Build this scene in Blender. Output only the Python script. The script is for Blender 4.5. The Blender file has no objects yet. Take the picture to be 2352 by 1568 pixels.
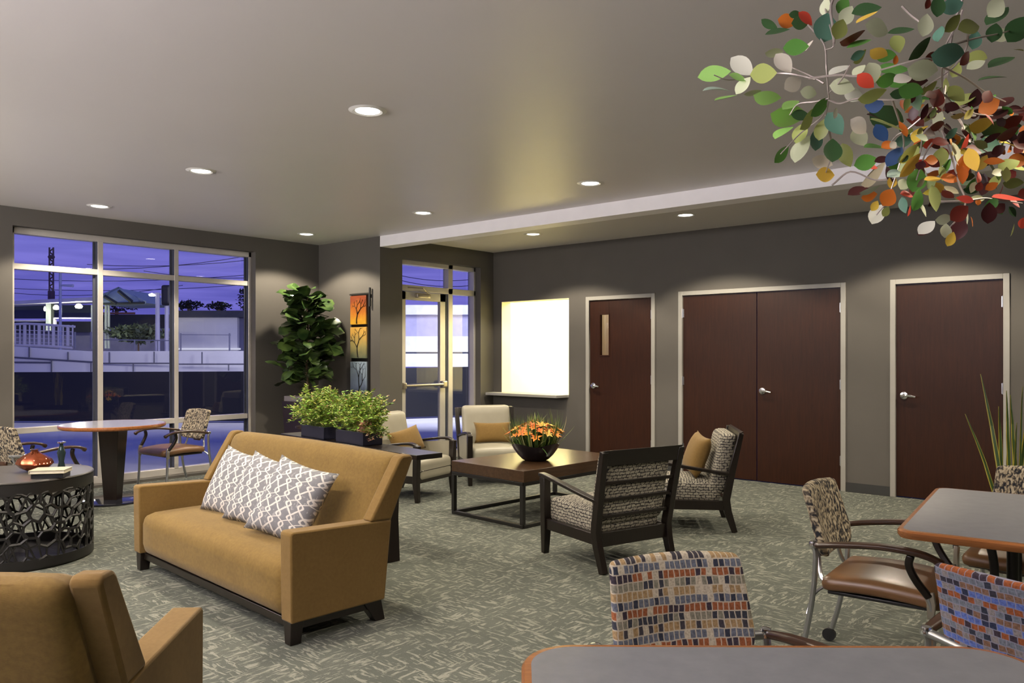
import bpy, bmesh, math, random
from mathutils import Vector, Matrix, geometry
from math import sin, cos, pi, radians as R
random.seed(7)
S = bpy.context.scene
C = S.collection

# ------------------------------------------------------------------ camera
cam_d = bpy.data.cameras.new('camera'); cam = bpy.data.objects.new('camera', cam_d); C.objects.link(cam)
cam.location = (0, 0, 1.46); cam.rotation_euler = (R(90), 0, R(40.35))
cam_d.sensor_width = 36; cam_d.lens = 1806/2352*36; cam_d.shift_y = 27.7/2352
cam_d.clip_start = .05; cam_d.clip_end = 500
S.camera = cam
S.view_settings.view_transform = 'Standard'; S.view_settings.look = 'None'
S.view_settings.gamma = 1; S.view_settings.use_curve_mapping = False
S.view_settings.exposure = 0.0

# ------------------------------------------------------------------ dusk sky
W = bpy.data.worlds.new('dusk_sky'); S.world = W; W.use_nodes = True
nt = W.node_tree; nt.nodes.clear()
def _w():
    tc = nt.nodes.new('ShaderNodeTexCoord'); sx = nt.nodes.new('ShaderNodeSeparateXYZ')
    nt.links.new(tc.outputs['Generated'], sx.inputs[0])
    rp = nt.nodes.new('ShaderNodeValToRGB'); nt.links.new(sx.outputs['Z'], rp.inputs[0])
    e = rp.color_ramp.elements
    e[0].position = 0.0; e[0].color = (.12, .115, .47, 1)
    e[1].position = 1.0; e[1].color = (.06, .09, .40, 1)
    m = e.new(.10); m.color = (.17, .16, .56, 1)
    m = e.new(.20); m.color = (.15, .165, .56, 1)
    mp = nt.nodes.new('ShaderNodeMapping'); mp.inputs['Scale'].default_value = (2.5, 2.5, 38)
    mp.inputs['Rotation'].default_value = (0.03, 0.05, 0)
    nt.links.new(tc.outputs['Generated'], mp.inputs[0])
    nz = nt.nodes.new('ShaderNodeTexNoise'); nz.inputs['Scale'].default_value = 2.2; nz.inputs['Detail'].default_value = 4
    nt.links.new(mp.outputs[0], nz.inputs['Vector'])
    r2 = nt.nodes.new('ShaderNodeValToRGB'); nt.links.new(nz.outputs[0], r2.inputs[0])
    r2.color_ramp.elements[0].position = .38; r2.color_ramp.elements[0].color = (.80, .76, .82, 1)
    r2.color_ramp.elements[1].position = .68; r2.color_ramp.elements[1].color = (1.25, 1.15, 1.08, 1)
    mx = nt.nodes.new('ShaderNodeMix'); mx.data_type = 'RGBA'; mx.blend_type = 'MULTIPLY'; mx.inputs[0].default_value = 1
    nt.links.new(rp.outputs[0], mx.inputs[6]); nt.links.new(r2.outputs[0], mx.inputs[7])
    bg = nt.nodes.new('ShaderNodeBackground'); bg.inputs[1].default_value = 1.3
    nt.links.new(mx.outputs[2], bg.inputs[0])
    ou = nt.nodes.new('ShaderNodeOutputWorld'); nt.links.new(bg.outputs[0], ou.inputs[0])
_w()

# ------------------------------------------------------------------ lights
LAMPS = [(-3.77, 3.08), (-6.04, 3.22), (-8.26, 3.33), (-8.24, 5.77), (-6.06, 5.69), (-3.90, 5.64), (-6.10, 7.585), (-4.02, 7.59)]
HIDDEN = [(-1.9, 7.6), (.2, 7.6), (-3.9, .75), (.6, 3.1), (.6, 5.6), (-6.1, .75), (-8.2, .9)]
ZC = 2.94
WARM = (1.0, .87, .68)
def light(kind, name, loc, rot, energy, color, **k):
    d = bpy.data.lights.new(name, kind); d.energy = energy; d.color = color
    for a, b in k.items(): setattr(d, a, b)
    o = bpy.data.objects.new(name, d); C.objects.link(o); o.location = loc; o.rotation_euler = rot
    return o
SPOT_W = 150
for (x, y) in LAMPS + HIDDEN:
    light('SPOT', 'downlight_lamp', (x, y, ZC-.045), (0, 0, 0), SPOT_W, WARM, spot_size=R(129), spot_blend=.22, shadow_soft_size=.05)
# unseen uplights added behind the camera to brighten ceiling and beam
light('AREA', 'added_fill_uplight', (-7.2, -1.4, 2.35), (R(165), 0, 0), 500, (1, .93, .90), shape='RECTANGLE', size=2.4, size_y=1.6)
light('AREA', 'added_fill_uplight', (-2.6, -1.8, 2.35), (R(165), 0, 0), 480, (1, .92, .97), shape='RECTANGLE', size=2.4, size_y=1.6)
# office behind the pass-through
light('AREA', 'office_ceiling_lamp', (-6.9, 10.3, 2.75), (0, 0, 0), 145, (1, .95, .72), shape='RECTANGLE', size=1.3, size_y=1.4)

# ------------------------------------------------------------------ material helpers
class G:
    def __init__(s, name):
        s.m = bpy.data.materials.new(name); s.m.use_nodes = True; s.t = s.m.node_tree
        s.t.nodes.clear()
        s.o = s.t.nodes.new('ShaderNodeOutputMaterial'); s.b = s.t.nodes.new('ShaderNodeBsdfPrincipled')
        s.t.links.new(s.b.outputs[0], s.o.inputs[0]); s._tc = None
    def n(s, ty, **k):
        x = s.t.nodes.new('ShaderNode'+ty)
        for a, b in k.items(): setattr(x, a, b)
        return x
    def put(s, sock, v):
        if isinstance(v, bpy.types.NodeSocket): s.t.links.new(v, sock)
        elif isinstance(v, (tuple, list)) and len(v) == 3 and sock.type == 'RGBA': sock.default_value = (*v, 1)
        else: sock.default_value = v
    def tc(s, w='Object'):
        if not s._tc: s._tc = s.n('TexCoord')
        return s._tc.outputs[w]
    def math(s, op, a, b=0.0, c=0.0):
        x = s.n('Math', operation=op); s.put(x.inputs[0], a); s.put(x.inputs[1], b); s.put(x.inputs[2], c); return x.outputs[0]
    def sep(s, v):
        x = s.n('SeparateXYZ'); s.put(x.inputs[0], v); return x.outputs
    def comb(s, a, b, c=0.0):
        x = s.n('CombineXYZ'); s.put(x.inputs[0], a); s.put(x.inputs[1], b); s.put(x.inputs[2], c); return x.outputs[0]
    def map(s, v, sc=(1, 1, 1), rot=(0, 0, 0), loc=(0, 0, 0)):
        x = s.n('Mapping'); s.put(x.inputs[0], v); x.inputs['Scale'].default_value = sc; x.inputs['Rotation'].default_value = rot; x.inputs['Location'].default_value = loc
        return x.outputs[0]
    def noise(s, v, sc=5, det=2, ro=.5, dist=0, w='Fac'):
        x = s.n('TexNoise'); s.put(x.inputs['Vector'], v); x.inputs['Scale'].default_value = sc; x.inputs['Detail'].default_value = det
        x.inputs['Roughness'].default_value = ro; x.inputs['Distortion'].default_value = dist; return x.outputs[w]
    def white(s, v, w='Value'):
        x = s.n('TexWhiteNoise'); s.put(x.inputs['Vector'], v); return x.outputs[w]
    def ramp(s, f, stops, interp='LINEAR'):
        x = s.n('ValToRGB'); s.put(x.inputs[0], f); e = x.color_ramp; e.interpolation = interp
        while len(e.elements) < len(stops): e.elements.new(.5)
        for q, (p, c) in zip(e.elements, stops):
            q.position = p; q.color = (*c, 1) if isinstance(c, tuple) else (c, c, c, 1)
        return x.outputs[0]
    def mix(s, f, a, b, mode='MIX'):
        x = s.n('Mix', data_type='RGBA', blend_type=mode); s.put(x.inputs[0], f); s.put(x.inputs[6], a); s.put(x.inputs[7], b); return x.outputs[2]
    def mixf(s, f, a, b):
        x = s.n('Mix', data_type='FLOAT'); s.put(x.inputs[0], f); s.put(x.inputs[2], a); s.put(x.inputs[3], b); return x.outputs[0]
    def bump(s, h, st=.3, d=.01):
        x = s.n('Bump'); x.inputs['Strength'].default_value = st; x.inputs['Distance'].default_value = d; s.put(x.inputs['Height'], h)
        s.t.links.new(x.outputs[0], s.b.inputs['Normal'])
    def fin(s, col=None, rough=.5, metal=0, spec=.5, **k):
        if col is not None: s.put(s.b.inputs['Base Color'], col)
        s.put(s.b.inputs['Roughness'], rough); s.b.inputs['Metallic'].default_value = metal; s.b.inputs['Specular IOR Level'].default_value = spec
        for a, v in k.items(): s.put(s.b.inputs[a.replace('_', ' ')], v)
        return s.m
def srgb(*c):
    return tuple(((v/255+.055)/1.055)**2.4 if v > 10 else v/255/12.92 for v in c)
def plain(name, col, rough=.5, metal=0, spec=.5, var=.06, sc=6, **k):
    g = G(name); nz = g.noise(g.tc(), sc, 3)
    c = g.mix(g.ramp(nz, [(.3, 0.), (.7, 1.)]), tuple(v*(1-var) for v in col), tuple(min(1, v*(1+var)) for v in col))
    return g.fin(c, rough, metal, spec, **k)
def emit(name, col, st):
    g = G(name); return g.fin((.02, .02, .02), .5, Emission_Color=(*col, 1), Emission_Strength=st)

M = {}
M['wall'] = plain('warm_gray_wall_paint', (.102, .094, .083), .62, spec=.25, var=.03, sc=3)
g = G('ceiling_paint')
M['ceiling'] = g.fin(g.mix(g.noise(g.tc(), 1.2, 2), (.66, .63, .625), (.70, .67, .66)), .41, spec=.42)
M['beam'] = plain('white_soffit_paint', (.87, .85, .87), .5, var=.02)
M['baseboard'] = plain('charcoal_rubber_base', (.030, .031, .029), .55)
M['doorframe'] = plain('gray_painted_steel_frame', (.31, .30, .27), .4, var=.03)
M['alu'] = plain('brushed_aluminium_frame', (.58, .55, .51), .36, metal=.35, var=.05)
M['dark_strip'] = plain('weather_strip_and_side_shade', (.045, .05, .07), .5)
M['chrome'] = plain('chrome', (.82, .84, .88), .16, metal=1, var=.02)
M['steel'] = plain('satin_steel_tube', (.50, .51, .53), .28, metal=.95, var=.03)
M['bracket'] = plain('champagne_metal', (.46, .42, .35), .3, metal=.85, var=.03)
M['blackmetal'] = plain('black_metal', (.012, .011, .010), .38, var=.1)
M['plastic'] = plain('black_plastic', (.012, .012, .013), .4)

def wood(name, a, b, rough, axis='z', sc=1.0, coat=0.0):
    g = G(name)
    scl = {'z': (14*sc, 14*sc, .9*sc), 'x': (.9*sc, 14*sc, 14*sc), 'y': (14*sc, .9*sc, 14*sc)}[axis]
    v = g.map(g.tc(), scl)
    n1 = g.noise(v, 2.2, 5, .62, .6); n2 = g.noise(v, 9, 2)
    f = g.math('ADD', g.math('MULTIPLY', n1, .75), g.math('MULTIPLY', n2, .25))
    return g.fin(g.mix(g.ramp(f, [(.32, 0.), (.68, 1.)]), a, b), rough, Coat_Weight=coat, Coat_Roughness=.18)
M['doorwood'] = wood('cherry_stained_door_veneer', (.019, .0062, .0028), (.038, .0122, .0050), .40, 'z', 1.6, .0)
M['doorwood'].node_tree.nodes['Principled BSDF'].inputs['Specular IOR Level'].default_value = .22
M['espresso'] = wood('espresso_stained_wood', (.0060, .0038, .0030), (.0125, .0075, .0052), .30, 'z', 2, .05)
M['espressox'] = wood('espresso_stained_wood_rail', (.0060, .0038, .0030), (.0125, .0075, .0052), .30, 'x', 2, .05)
M['coffee'] = wood('brown_walnut_veneer', (.045, .023, .0115), (.075, .039, .018), .27, 'y', 1.2, .25)
M['arm_wood'] = wood('brown_armrest_wood', (.030, .014, .0085), (.055, .026, .015), .3, 'y', 2, .3)
M['edge_wood'] = wood('honey_cherry_edge_banding', (.20, .070, .020), (.33, .125, .036), .22, 'x', 1.5, .4)
M['pot_wood'] = plain('dark_brown_planter', (.020, .011, .008), .4)

# carpet: basket-like tufted strokes in broken blocks
g = G('gray_green_carpet')
P = g.tc()
def strokes(g, P, cell, fr, loc, rotz=0):
    v = g.map(P, (1/cell, 1/cell, 1), (0, 0, rotz), loc)
    warp = g.noise(v, .9, 2, .5, 0, 'Color')
    vv = g.n('VectorMath', operation='MULTIPLY_ADD'); g.put(vv.inputs[0], warp); vv.inputs[1].default_value = (.25, .25, 0); g.put(vv.inputs[2], v)
    v = vv.outputs[0]
    fl = g.n('VectorMath', operation='FLOOR'); g.put(fl.inputs[0], v)
    w = g.white(fl.outputs[0]); o = g.sep(v)
    sel = g.math('GREATER_THAN', w, .5)
    a = g.mixf(sel, o[0], o[1]); b = g.mixf(sel, o[1], o[0])
    q = g.comb(g.math('MULTIPLY', a, fr), g.math('MULTIPLY', b, fr*.18), g.math('MULTIPLY', w, 60))
    return g.noise(q, 1, 2, .6, .35), w
s1, w1 = strokes(g, P, .125, 6.5, (0, 0, 0))
s2, w2 = strokes(g, P, .105, 4.0, (3.3, 1.7, 0), .12)
ln = g.math('MAXIMUM', g.ramp(s1, [(.54, 0.), (.61, 1.)]), g.math('MULTIPLY', g.ramp(s2, [(.60, 0.), (.68, 1.)]), .8))
base = g.mix(g.noise(P, 2.3, 3), (.078, .086, .074), (.116, .124, .105))
base = g.mix(g.math('MULTIPLY', w1, .45), base, (.078, .086, .074))
col = g.mix(ln, base, (.212, .215, .180))
fz = g.noise(P, 240, 2)
col = g.mix(.35, col, g.ramp(fz, [(.3, .55), (.7, 1.5)]), 'MULTIPLY')
g.bump(g.math('ADD', g.math('MULTIPLY', ln, .7), g.math('MULTIPLY', fz, .3)), .5, .006)
M['carpet'] = g.fin(col, .95, spec=.1)

def fabric(name, a, b, rough=.85, sc=1, sheen=.1):
    g = G(name); P = g.tc()
    f = g.noise(P, 55*sc, 3, .6); w = g.noise(g.map(P, (1, 1, 14)), 90*sc, 2)
    mo = g.noise(P, 6*sc, 2)
    k = g.math('ADD', g.math('MULTIPLY', f, .5), g.math('ADD', g.math('MULTIPLY', w, .25), g.math('MULTIPLY', mo, .25)))
    g.bump(w, .25, .002)
    return g.fin(g.mix(g.ramp(k, [(.35, 0.), (.65, 1.)]), a, b), rough, spec=.2, Sheen_Weight=sheen)
M['mustard'] = fabric('golden_tan_chenille', (.142, .086, .022), (.20, .127, .033))
M['tan'] = fabric('tan_faux_suede', (.155, .092, .025), (.188, .115, .034))
M['cream'] = plain('cream_leather', (.30, .28, .215), .42, var=.05)
M['vinyl'] = plain('caramel_brown_vinyl', (.165, .084, .036), .33, var=.06)
M['laminate'] = None
g = G('gray_laminate_tabletop'); P = g.tc()
n1 = g.noise(P, 16, 5, .65); sc_ = g.noise(g.map(P, (3, 40, 1), (0, 0, .6)), 2.2, 3, .6, 1.2)
cc = g.mix(g.ramp(n1, [(.3, 0.), (.7, 1.)]), (.138, .143, .162), (.172, .177, .198))
cc = g.mix(g.ramp(sc_, [(.70, 0.), (.76, .35)]), cc, (.30, .30, .32))
M['laminate'] = g.fin(cc, .33)
M['laminate_light'] = plain('pale_gray_laminate', (.36, .36, .42), .16, var=.04)

# pillow: white looping ogee lines on gray
g = G('gray_cushion_white_loops'); o = g.sep(g.tc())
wv = g.noise(g.tc(), 7, 2, .5, 0, 'Color'); ws = g.sep(wv)
u = g.math('ADD', o[0], g.math('MULTIPLY', g.math('SUBTRACT', ws[0], .5), .030)); v = g.math('ADD', o[2], g.math('MULTIPLY', g.math('SUBTRACT', ws[1], .5), .030))
per = .084
sv = g.math('SINE', g.math('MULTIPLY', v, 2*pi/.116))
sv2 = g.math('MULTIPLY', g.math('SINE', g.math('MULTIPLY', v, 4*pi/.116)), .25)
amp = g.math('MULTIPLY', g.math('ADD', sv, sv2), per*.40)
def dist(sg, off):
    t = g.math('ADD', g.math('ADD', u, g.math('MULTIPLY', amp, sg)), off)
    fr = g.math('FRACT', g.math('ADD', g.math('DIVIDE', t, per), 40))
    return g.math('ABSOLUTE', g.math('SUBTRACT', fr, .5))
d = g.math('MINIMUM', dist(1., 0.), dist(-1., per*.5))
line = g.ramp(d, [(.075, 1.), (.10, 0.)])
inn = g.mix(g.noise(g.tc(), 30, 2), (.165, .17, .185), (.235, .235, .255))
spk = g.ramp(g.noise(g.tc(), 48, 1), [(.60, 0.), (.68, 1.)])
cc = g.mix(g.math('MULTIPLY', spk, .55), inn, (.46, .45, .45))
g.bump(line, .5, .003)
M['loops'] = g.fin(g.mix(line, cc, (.64, .615, .59)), .85, spec=.2)

# lounge chair fabric: cream with dark broken brick lines
def planar(g):
    o = g.sep(g.tc()); n = g.sep(g.n('NewGeometry').outputs['Normal'])
    up = g.math('GREATER_THAN', g.math('ABSOLUTE', n[2]), .62)
    u = g.mixf(up, g.math('ADD', o[0], o[1]), o[0]); v = g.mixf(up, o[2], o[1])
    return g.comb(u, v)
g = G('cream_maze_upholstery'); v = planar(g)
wp = g.noise(v, 24, 2, .6, 0, 'Color'); vm = g.n('VectorMath', operation='MULTIPLY_ADD'); g.put(vm.inputs[0], wp); vm.inputs[1].default_value = (.032, .026, 0); g.put(vm.inputs[2], v)
br = g.n('TexBrick'); g.put(br.inputs['Vector'], vm.outputs[0]); br.inputs['Scale'].default_value = 1
br.inputs['Brick Width'].default_value = .042; br.inputs['Row Height'].default_value = .022; br.inputs['Mortar Size'].default_value = .0036; br.inputs['Mortar Smooth'].default_value = .3
br.inputs['Color1'].default_value = (.34, .315, .25, 1); br.inputs['Color2'].default_value = (.24, .22, .18, 1); br.inputs['Mortar'].default_value = (.022, .020, .024, 1)
mk = g.ramp(g.noise(v, 60, 1), [(.33, 0.), (.42, 1.)])
M['maze'] = g.fin(g.mix(mk, (.29, .265, .215), br.outputs['Color']), .85, spec=.2)

# guest chair fabric: rows of small coloured squares with cream outlines
def squares(name, blue_lit=False, dim=1.0):
    g = G(name); o = g.sep(g.tc()); P = g.tc()
    wp = g.sep(g.noise(P, 26, 2, .5, 0, 'Color'))
    u = g.math('ADD', g.math('ADD', o[0], g.math('MULTIPLY', g.math('SUBTRACT', wp[0], .5), .009)), 5.)
    v = g.math('ADD', g.math('ADD', o[2], g.math('MULTIPLY', g.math('SUBTRACT', wp[1], .5), .009)), 5.)
    rh = (.0195 if blue_lit else .0245); cw = (.022 if blue_lit else .0175)
    row = g.math('FLOOR', g.math('DIVIDE', v, rh)); fv = g.math('FRACT', g.math('DIVIDE', v, rh))
    u2 = g.math('ADD', u, g.math('MULTIPLY', g.white(g.comb(row, 3.)), .05))
    cl = g.math('FLOOR', g.math('DIVIDE', u2, cw)); fu = g.math('FRACT', g.math('DIVIDE', u2, cw))
    ph = g.math('DIVIDE', g.math('MODULO', row, 4.), 4.)
    if blue_lit: pal = [(0., (.10, .15, .42)), (.25, (.20, .115, .075)), (.5, (.15, .17, .21)), (.75, (.28, .085, .03))]
    else: pal = [(0., (.25, .085, .035)), (.25, (.115, .13, .17)), (.5, (.30, .205, .105)), (.75, (.20, .19, .15))]
    c0 = g.ramp(g.math('ADD', ph, .05), pal, 'CONSTANT')
    w = g.white(g.comb(cl, row, 1.)); w2 = g.white(g.comb(cl, row, 9.))
    c1 = g.mix(g.math('MULTIPLY', g.ramp(w, [(.0, 1.), (.27, 1.), (.29, 0.)], 'CONSTANT'), .92), c0, (.022, .026, .045))
    c1 = g.mix(g.ramp(w2, [(0., 0.), (.86, 1.)], 'CONSTANT'), c1, (.22, .20, .20) if blue_lit else (.42, .37, .29))
    c1 = g.mix(.5, c1, g.ramp(g.noise(P, 150, 3), [(.3, .35), (.7, 1.5)]), 'MULTIPLY')
    e = g.math('MINIMUM', g.math('MULTIPLY', g.math('MINIMUM', fu, g.math('SUBTRACT', 1., fu)), cw/rh), g.math('MINIMUM', fv, g.math('SUBTRACT', 1., fv)))
    eg = g.ramp(e, [(.055, 1.), (.09, 0.)])
    cc = g.mix(g.math('MULTIPLY', eg, .8), c1, (.24, .24, .31) if blue_lit else (.46, .41, .33))
    if dim != 1: cc = g.mix(1., cc, (dim, dim, dim), 'MULTIPLY')
    return g.fin(cc, .85, spec=.2)
M['squares'] = squares('multicolour_squares_fabric')
M['squares_back'] = squares('blue_lit_rust_squares_fabric', True)  # copy of the squares with blue window light mixed into its colours
g = G('gray_tan_woven_fabric'); P = g.tc(); o = g.sep(P)
v = g.comb(g.math('MULTIPLY', o[0], 85), g.math('MULTIPLY', o[2], 46), g.math('MULTIPLY', o[1], 30))
n1 = g.noise(v, 1, 1, .5, .5)
cc = g.ramp(n1, [(.36, (.016, .018, .024)), (.47, (.09, .075, .06)), (.55, (.30, .25, .17)), (.68, (.44, .38, .28))])
M['woven'] = g.fin(cc, .85, spec=.2)

M['leaf_fig'] = None
g = G('fiddle_leaf_green'); P = g.tc()
cc = g.mix(g.ramp(g.noise(P, 9, 2), [(.35, 0.), (.65, 1.)]), (.014, .038, .010), (.075, .125, .030))
M['leaf_fig'] = g.fin(cc, .28, spec=.6)
M['trunk'] = plain('pale_bark', (.16, .10, .055), .7, var=.3, sc=30)
g = G('fern_yellow_green'); a = g.n('Attribute', attribute_name='Col')
M['attr_leaf'] = g.fin(a.outputs['Color'], .5, spec=.35)
g = G('paper_leaf_colours'); a = g.n('Attribute', attribute_name='Col')
M['attr_paper'] = g.fin(a.outputs['Color'], .42, spec=.4)
M['wire'] = plain('pale_wire_twig', (.42, .36, .33), .35, metal=.3)
M['planter_navy'] = plain('navy_glazed_planter', (.017, .018, .034), .35)
M['bowl_black'] = plain('black_glazed_bowl', (.008, .008, .012), .2)
M['gold_pot'] = plain('rim_stone', (.17, .155, .15), .5)
M['drum_top'] = plain('dark_bronze_top', (.060, .056, .052), .36)
M['drum'] = plain('dark_bronze_metal', (.016, .015, .014), .42, metal=.3)
M['glass'] = None
g = G('window_glass')
tr = g.n('BsdfTransparent'); tr.inputs[0].default_value = (.86, .88, .93, 1)
gl = g.n('BsdfGlossy'); gl.inputs['Roughness'].default_value = .0; gl.inputs['Color'].default_value = (1, 1, 1, 1)
fr = g.n('Fresnel'); fr.inputs[0].default_value = 1.45
mk = g.n('MixShader'); g.t.links.new(g.math('MULTIPLY', g.math('MINIMUM', g.math('MULTIPLY', fr.outputs[0], 1.35), 1.), g.math('SUBTRACT', 1., g.n('NewGeometry').outputs['Backfacing'])), mk.inputs[0]); g.t.links.new(tr.outputs[0], mk.inputs[1]); g.t.links.new(gl.outputs[0], mk.inputs[2])
g.t.links.new(mk.outputs[0], g.o.inputs[0]); M['glass'] = g.m
M['amber'] = plain('amber_mercury_glass', (.30, .075, .03), .08, metal=.75, var=.3, sc=9)
M['frost'] = emit('lit_diffuser', (1., .95, .86), 14)
M['trim'] = plain('white_trim_ring', (.7, .69, .66), .4)
M['office'] = plain('office_cream_wall', (.86, .80, .56), .7, var=.02)
M['vision'] = plain('tan_room_beyond', (.45, .25, .10), .5)

# ------------------------------------------------------------------ mesh helpers
class B:
    """collects shapes, then links them as one mesh object"""
    def __init__(s): s.bm = bmesh.new(); s.col = s.bm.loops.layers.float_color.new('Col'); s.c = None
    def faces(s, vs, fs):
        v = [s.bm.verts.new(p) for p in vs]; out = []
        for f in fs:
            try:
                q = s.bm.faces.new([v[i] for i in f]); out.append(q)
                if s.c:
                    for l in q.loops: l[s.col] = (*s.c, 1)
            except ValueError: pass
        return out
    def hexa(s, p):   # 8 points: bottom loop 0-3, top loop 4-7
        s.faces(p, [(3, 2, 1, 0), (4, 5, 6, 7), (0, 1, 5, 4), (1, 2, 6, 5), (2, 3, 7, 6), (3, 0, 4, 7)]); return s
    def box(s, x0, x1, y0, y1, z0, z1, m=None):
        p = [Vector(q) for q in [(x0, y0, z0), (x1, y0, z0), (x1, y1, z0), (x0, y1, z0), (x0, y0, z1), (x1, y0, z1), (x1, y1, z1), (x0, y1, z1)]]
        if m: p = [m @ q for q in p]
        return s.hexa(p)
    def prism(s, poly, x0, x1, ax='x', m=None):
        f = {'x': lambda t, a, b: Vector((t, a, b)), 'y': lambda t, a, b: Vector((a, t, b)), 'z': lambda t, a, b: Vector((a, b, t))}[ax]
        n = len(poly); v = [f(x0, a, b) for a, b in poly]+[f(x1, a, b) for a, b in poly]
        if m: v = [m @ q for q in v]
        s.faces(v, [tuple(range(n-1, -1, -1)), tuple(range(n, 2*n))]+[(i, (i+1) % n, n+(i+1) % n, n+i) for i in range(n)]); return s
    def tube(s, pts, r, n=8, closed=False, flat=1.0):
        pts = [Vector(p) for p in pts]; N = len(pts)
        rr = r if isinstance(r, (list, tuple)) else [r]*N
        vs = []; fs = []; ref = None
        for i, p in enumerate(pts):
            if closed: t = (pts[(i+1) % N]-pts[i-1])
            else: t = pts[min(i+1, N-1)]-pts[max(i-1, 0)]
            t.normalize()
            if ref is None:
                ref = Vector((0, 0, 1)) if abs(t.z) < .9 else Vector((1, 0, 0))
            a = t.cross(ref); 
            if a.length < 1e-4: a = t.orthogonal()
            a.normalize(); b = a.cross(t).normalized(); ref = b
            for k in range(n):
                an = 2*pi*k/n; vs.append(p+a*cos(an)*rr[i]+b*sin(an)*rr[i]*flat)
        M_ = N if closed else N-1
        for i in range(M_):
            j = (i+1) % N
            for k in range(n): fs.append((i*n+k, i*n+(k+1) % n, j*n+(k+1) % n, j*n+k))
        if not closed: fs += [tuple(range(n-1, -1, -1)), tuple((N-1)*n+k for k in range(n))]
        s.faces(vs, fs); return s
    def sweep(s, pts, w, t, side=(1, 0, 0)):   # rectangular section: w along side, t across
        pts = [Vector(p) for p in pts]; N = len(pts); sd = Vector(side); vs = []; fs = []
        ww = w if isinstance(w, (list, tuple)) else [w]*N; tt = t if isinstance(t, (list, tuple)) else [t]*N
        for i, p in enumerate(pts):
            d = (pts[min(i+1, N-1)]-pts[max(i-1, 0)]).normalized(); nn = sd.cross(d).normalized()
            for a, b in ((-1, -1), (1, -1), (1, 1), (-1, 1)): vs.append(p+sd*a*ww[i]/2+nn*b*tt[i]/2)
        for i in range(N-1):
            for k in range(4): fs.append((i*4+k, i*4+(k+1) % 4, i*4+4+(k+1) % 4, i*4+4+k))
        fs += [(3, 2, 1, 0), tuple((N-1)*4+k for k in range(4))]
        s.faces(vs, fs); return s
    def lathe(s, prof, n=32, c=(0, 0, 0), sq=None, ring=False):
        vs = []; fs = []; K = len(prof)
        for k in range(n):
            a = 2*pi*k/n; f = 1.
            if sq: f = (abs(cos(a))**sq+abs(sin(a))**sq)**(-1/sq)
            for r, z in prof: vs.append((c[0]+r*f*cos(a), c[1]+r*f*sin(a), c[2]+z))
        for k in range(n):
            j = (k+1) % n
            for i in range(K-1): fs.append((k*K+i, j*K+i, j*K+i+1, k*K+i+1))
        if ring:
            for k in range(n): fs.append((k*K+K-1, ((k+1) % n)*K+K-1, ((k+1) % n)*K, k*K))
            s.faces(vs, fs); return s
        if prof[0][0] > 1e-5: fs.append(tuple(k*K for k in range(n-1, -1, -1)))
        if prof[-1][0] > 1e-5: fs.append(tuple(k*K+K-1 for k in range(n)))
        s.faces(vs, fs); bmesh.ops.remove_doubles(s.bm, verts=s.bm.verts, dist=1e-6) if prof[0][0] <= 1e-5 or prof[-1][0] <= 1e-5 else None
        return s
    def rbox(s, x0, x1, y0, y1, z0, z1, r=.03, crown=0, n=6, m=None, fn=None):
        """box with rounded edges, optional crowned top"""
        hx, hy, hz = (x1-x0)/2, (y1-y0)/2, (z1-z0)/2; c = Vector(((x0+x1)/2, (y0+y1)/2, (z0+z1)/2)); r = min(r, hx, hy, hz)
        key = {}; vs = []
        def vid(p):
            k = tuple(round(q, 5) for q in p)
            if k in key: return key[k]
            inner = Vector((max(-hx+r, min(hx-r, p[0])), max(-hy+r, min(hy-r, p[1])), max(-hz+r, min(hz-r, p[2]))))
            dd = Vector(p)-inner
            q = inner+(dd.normalized()*r if dd.length > 1e-9 else dd)
            if crown and p[2] > 0: q.z += crown*(1-(p[0]/hx)**2)*(1-(p[1]/hy)**2)*(p[2]/hz)
            q += c
            if fn: q = fn(q)
            if m: q = m @ q
            key[k] = len(vs); vs.append(q); return key[k]
        def ax(h):
            a = [-h, -h+r*.35, -h+r]; inn = [(-h+r)+(2*h-2*r)*i/n for i in range(1, n)]; return a+inn+[h-r, h-r*.35, h]
        X, Y, Z = ax(hx), ax(hy), ax(hz); fs = []
        for zi, fl in ((-hz, 1), (hz, 0)):
            for i in range(len(X)-1):
                for j in range(len(Y)-1):
                    q = [vid((X[i], Y[j], zi)), vid((X[i+1], Y[j], zi)), vid((X[i+1], Y[j+1], zi)), vid((X[i], Y[j+1], zi))]; fs.append(q[::-1] if fl else q)
        for yi, fl in ((-hy, 0), (hy, 1)):
            for i in range(len(X)-1):
                for j in range(len(Z)-1):
                    q = [vid((X[i], yi, Z[j])), vid((X[i+1], yi, Z[j])), vid((X[i+1], yi, Z[j+1])), vid((X[i], yi, Z[j+1]))]; fs.append(q[::-1] if fl else q)
        for xi, fl in ((-hx, 1), (hx, 0)):
            for i in range(len(Y)-1):
                for j in range(len(Z)-1):
                    q = [vid((xi, Y[i], Z[j])), vid((xi, Y[i+1], Z[j])), vid((xi, Y[i+1], Z[j+1])), vid((xi, Y[i], Z[j+1]))]; fs.append(q[::-1] if fl else q)
        fs = [tuple(dict.fromkeys(f)) for f in fs]; fs = [f for f in fs if len(f) > 2]
        s.faces(vs, fs); return s
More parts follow.
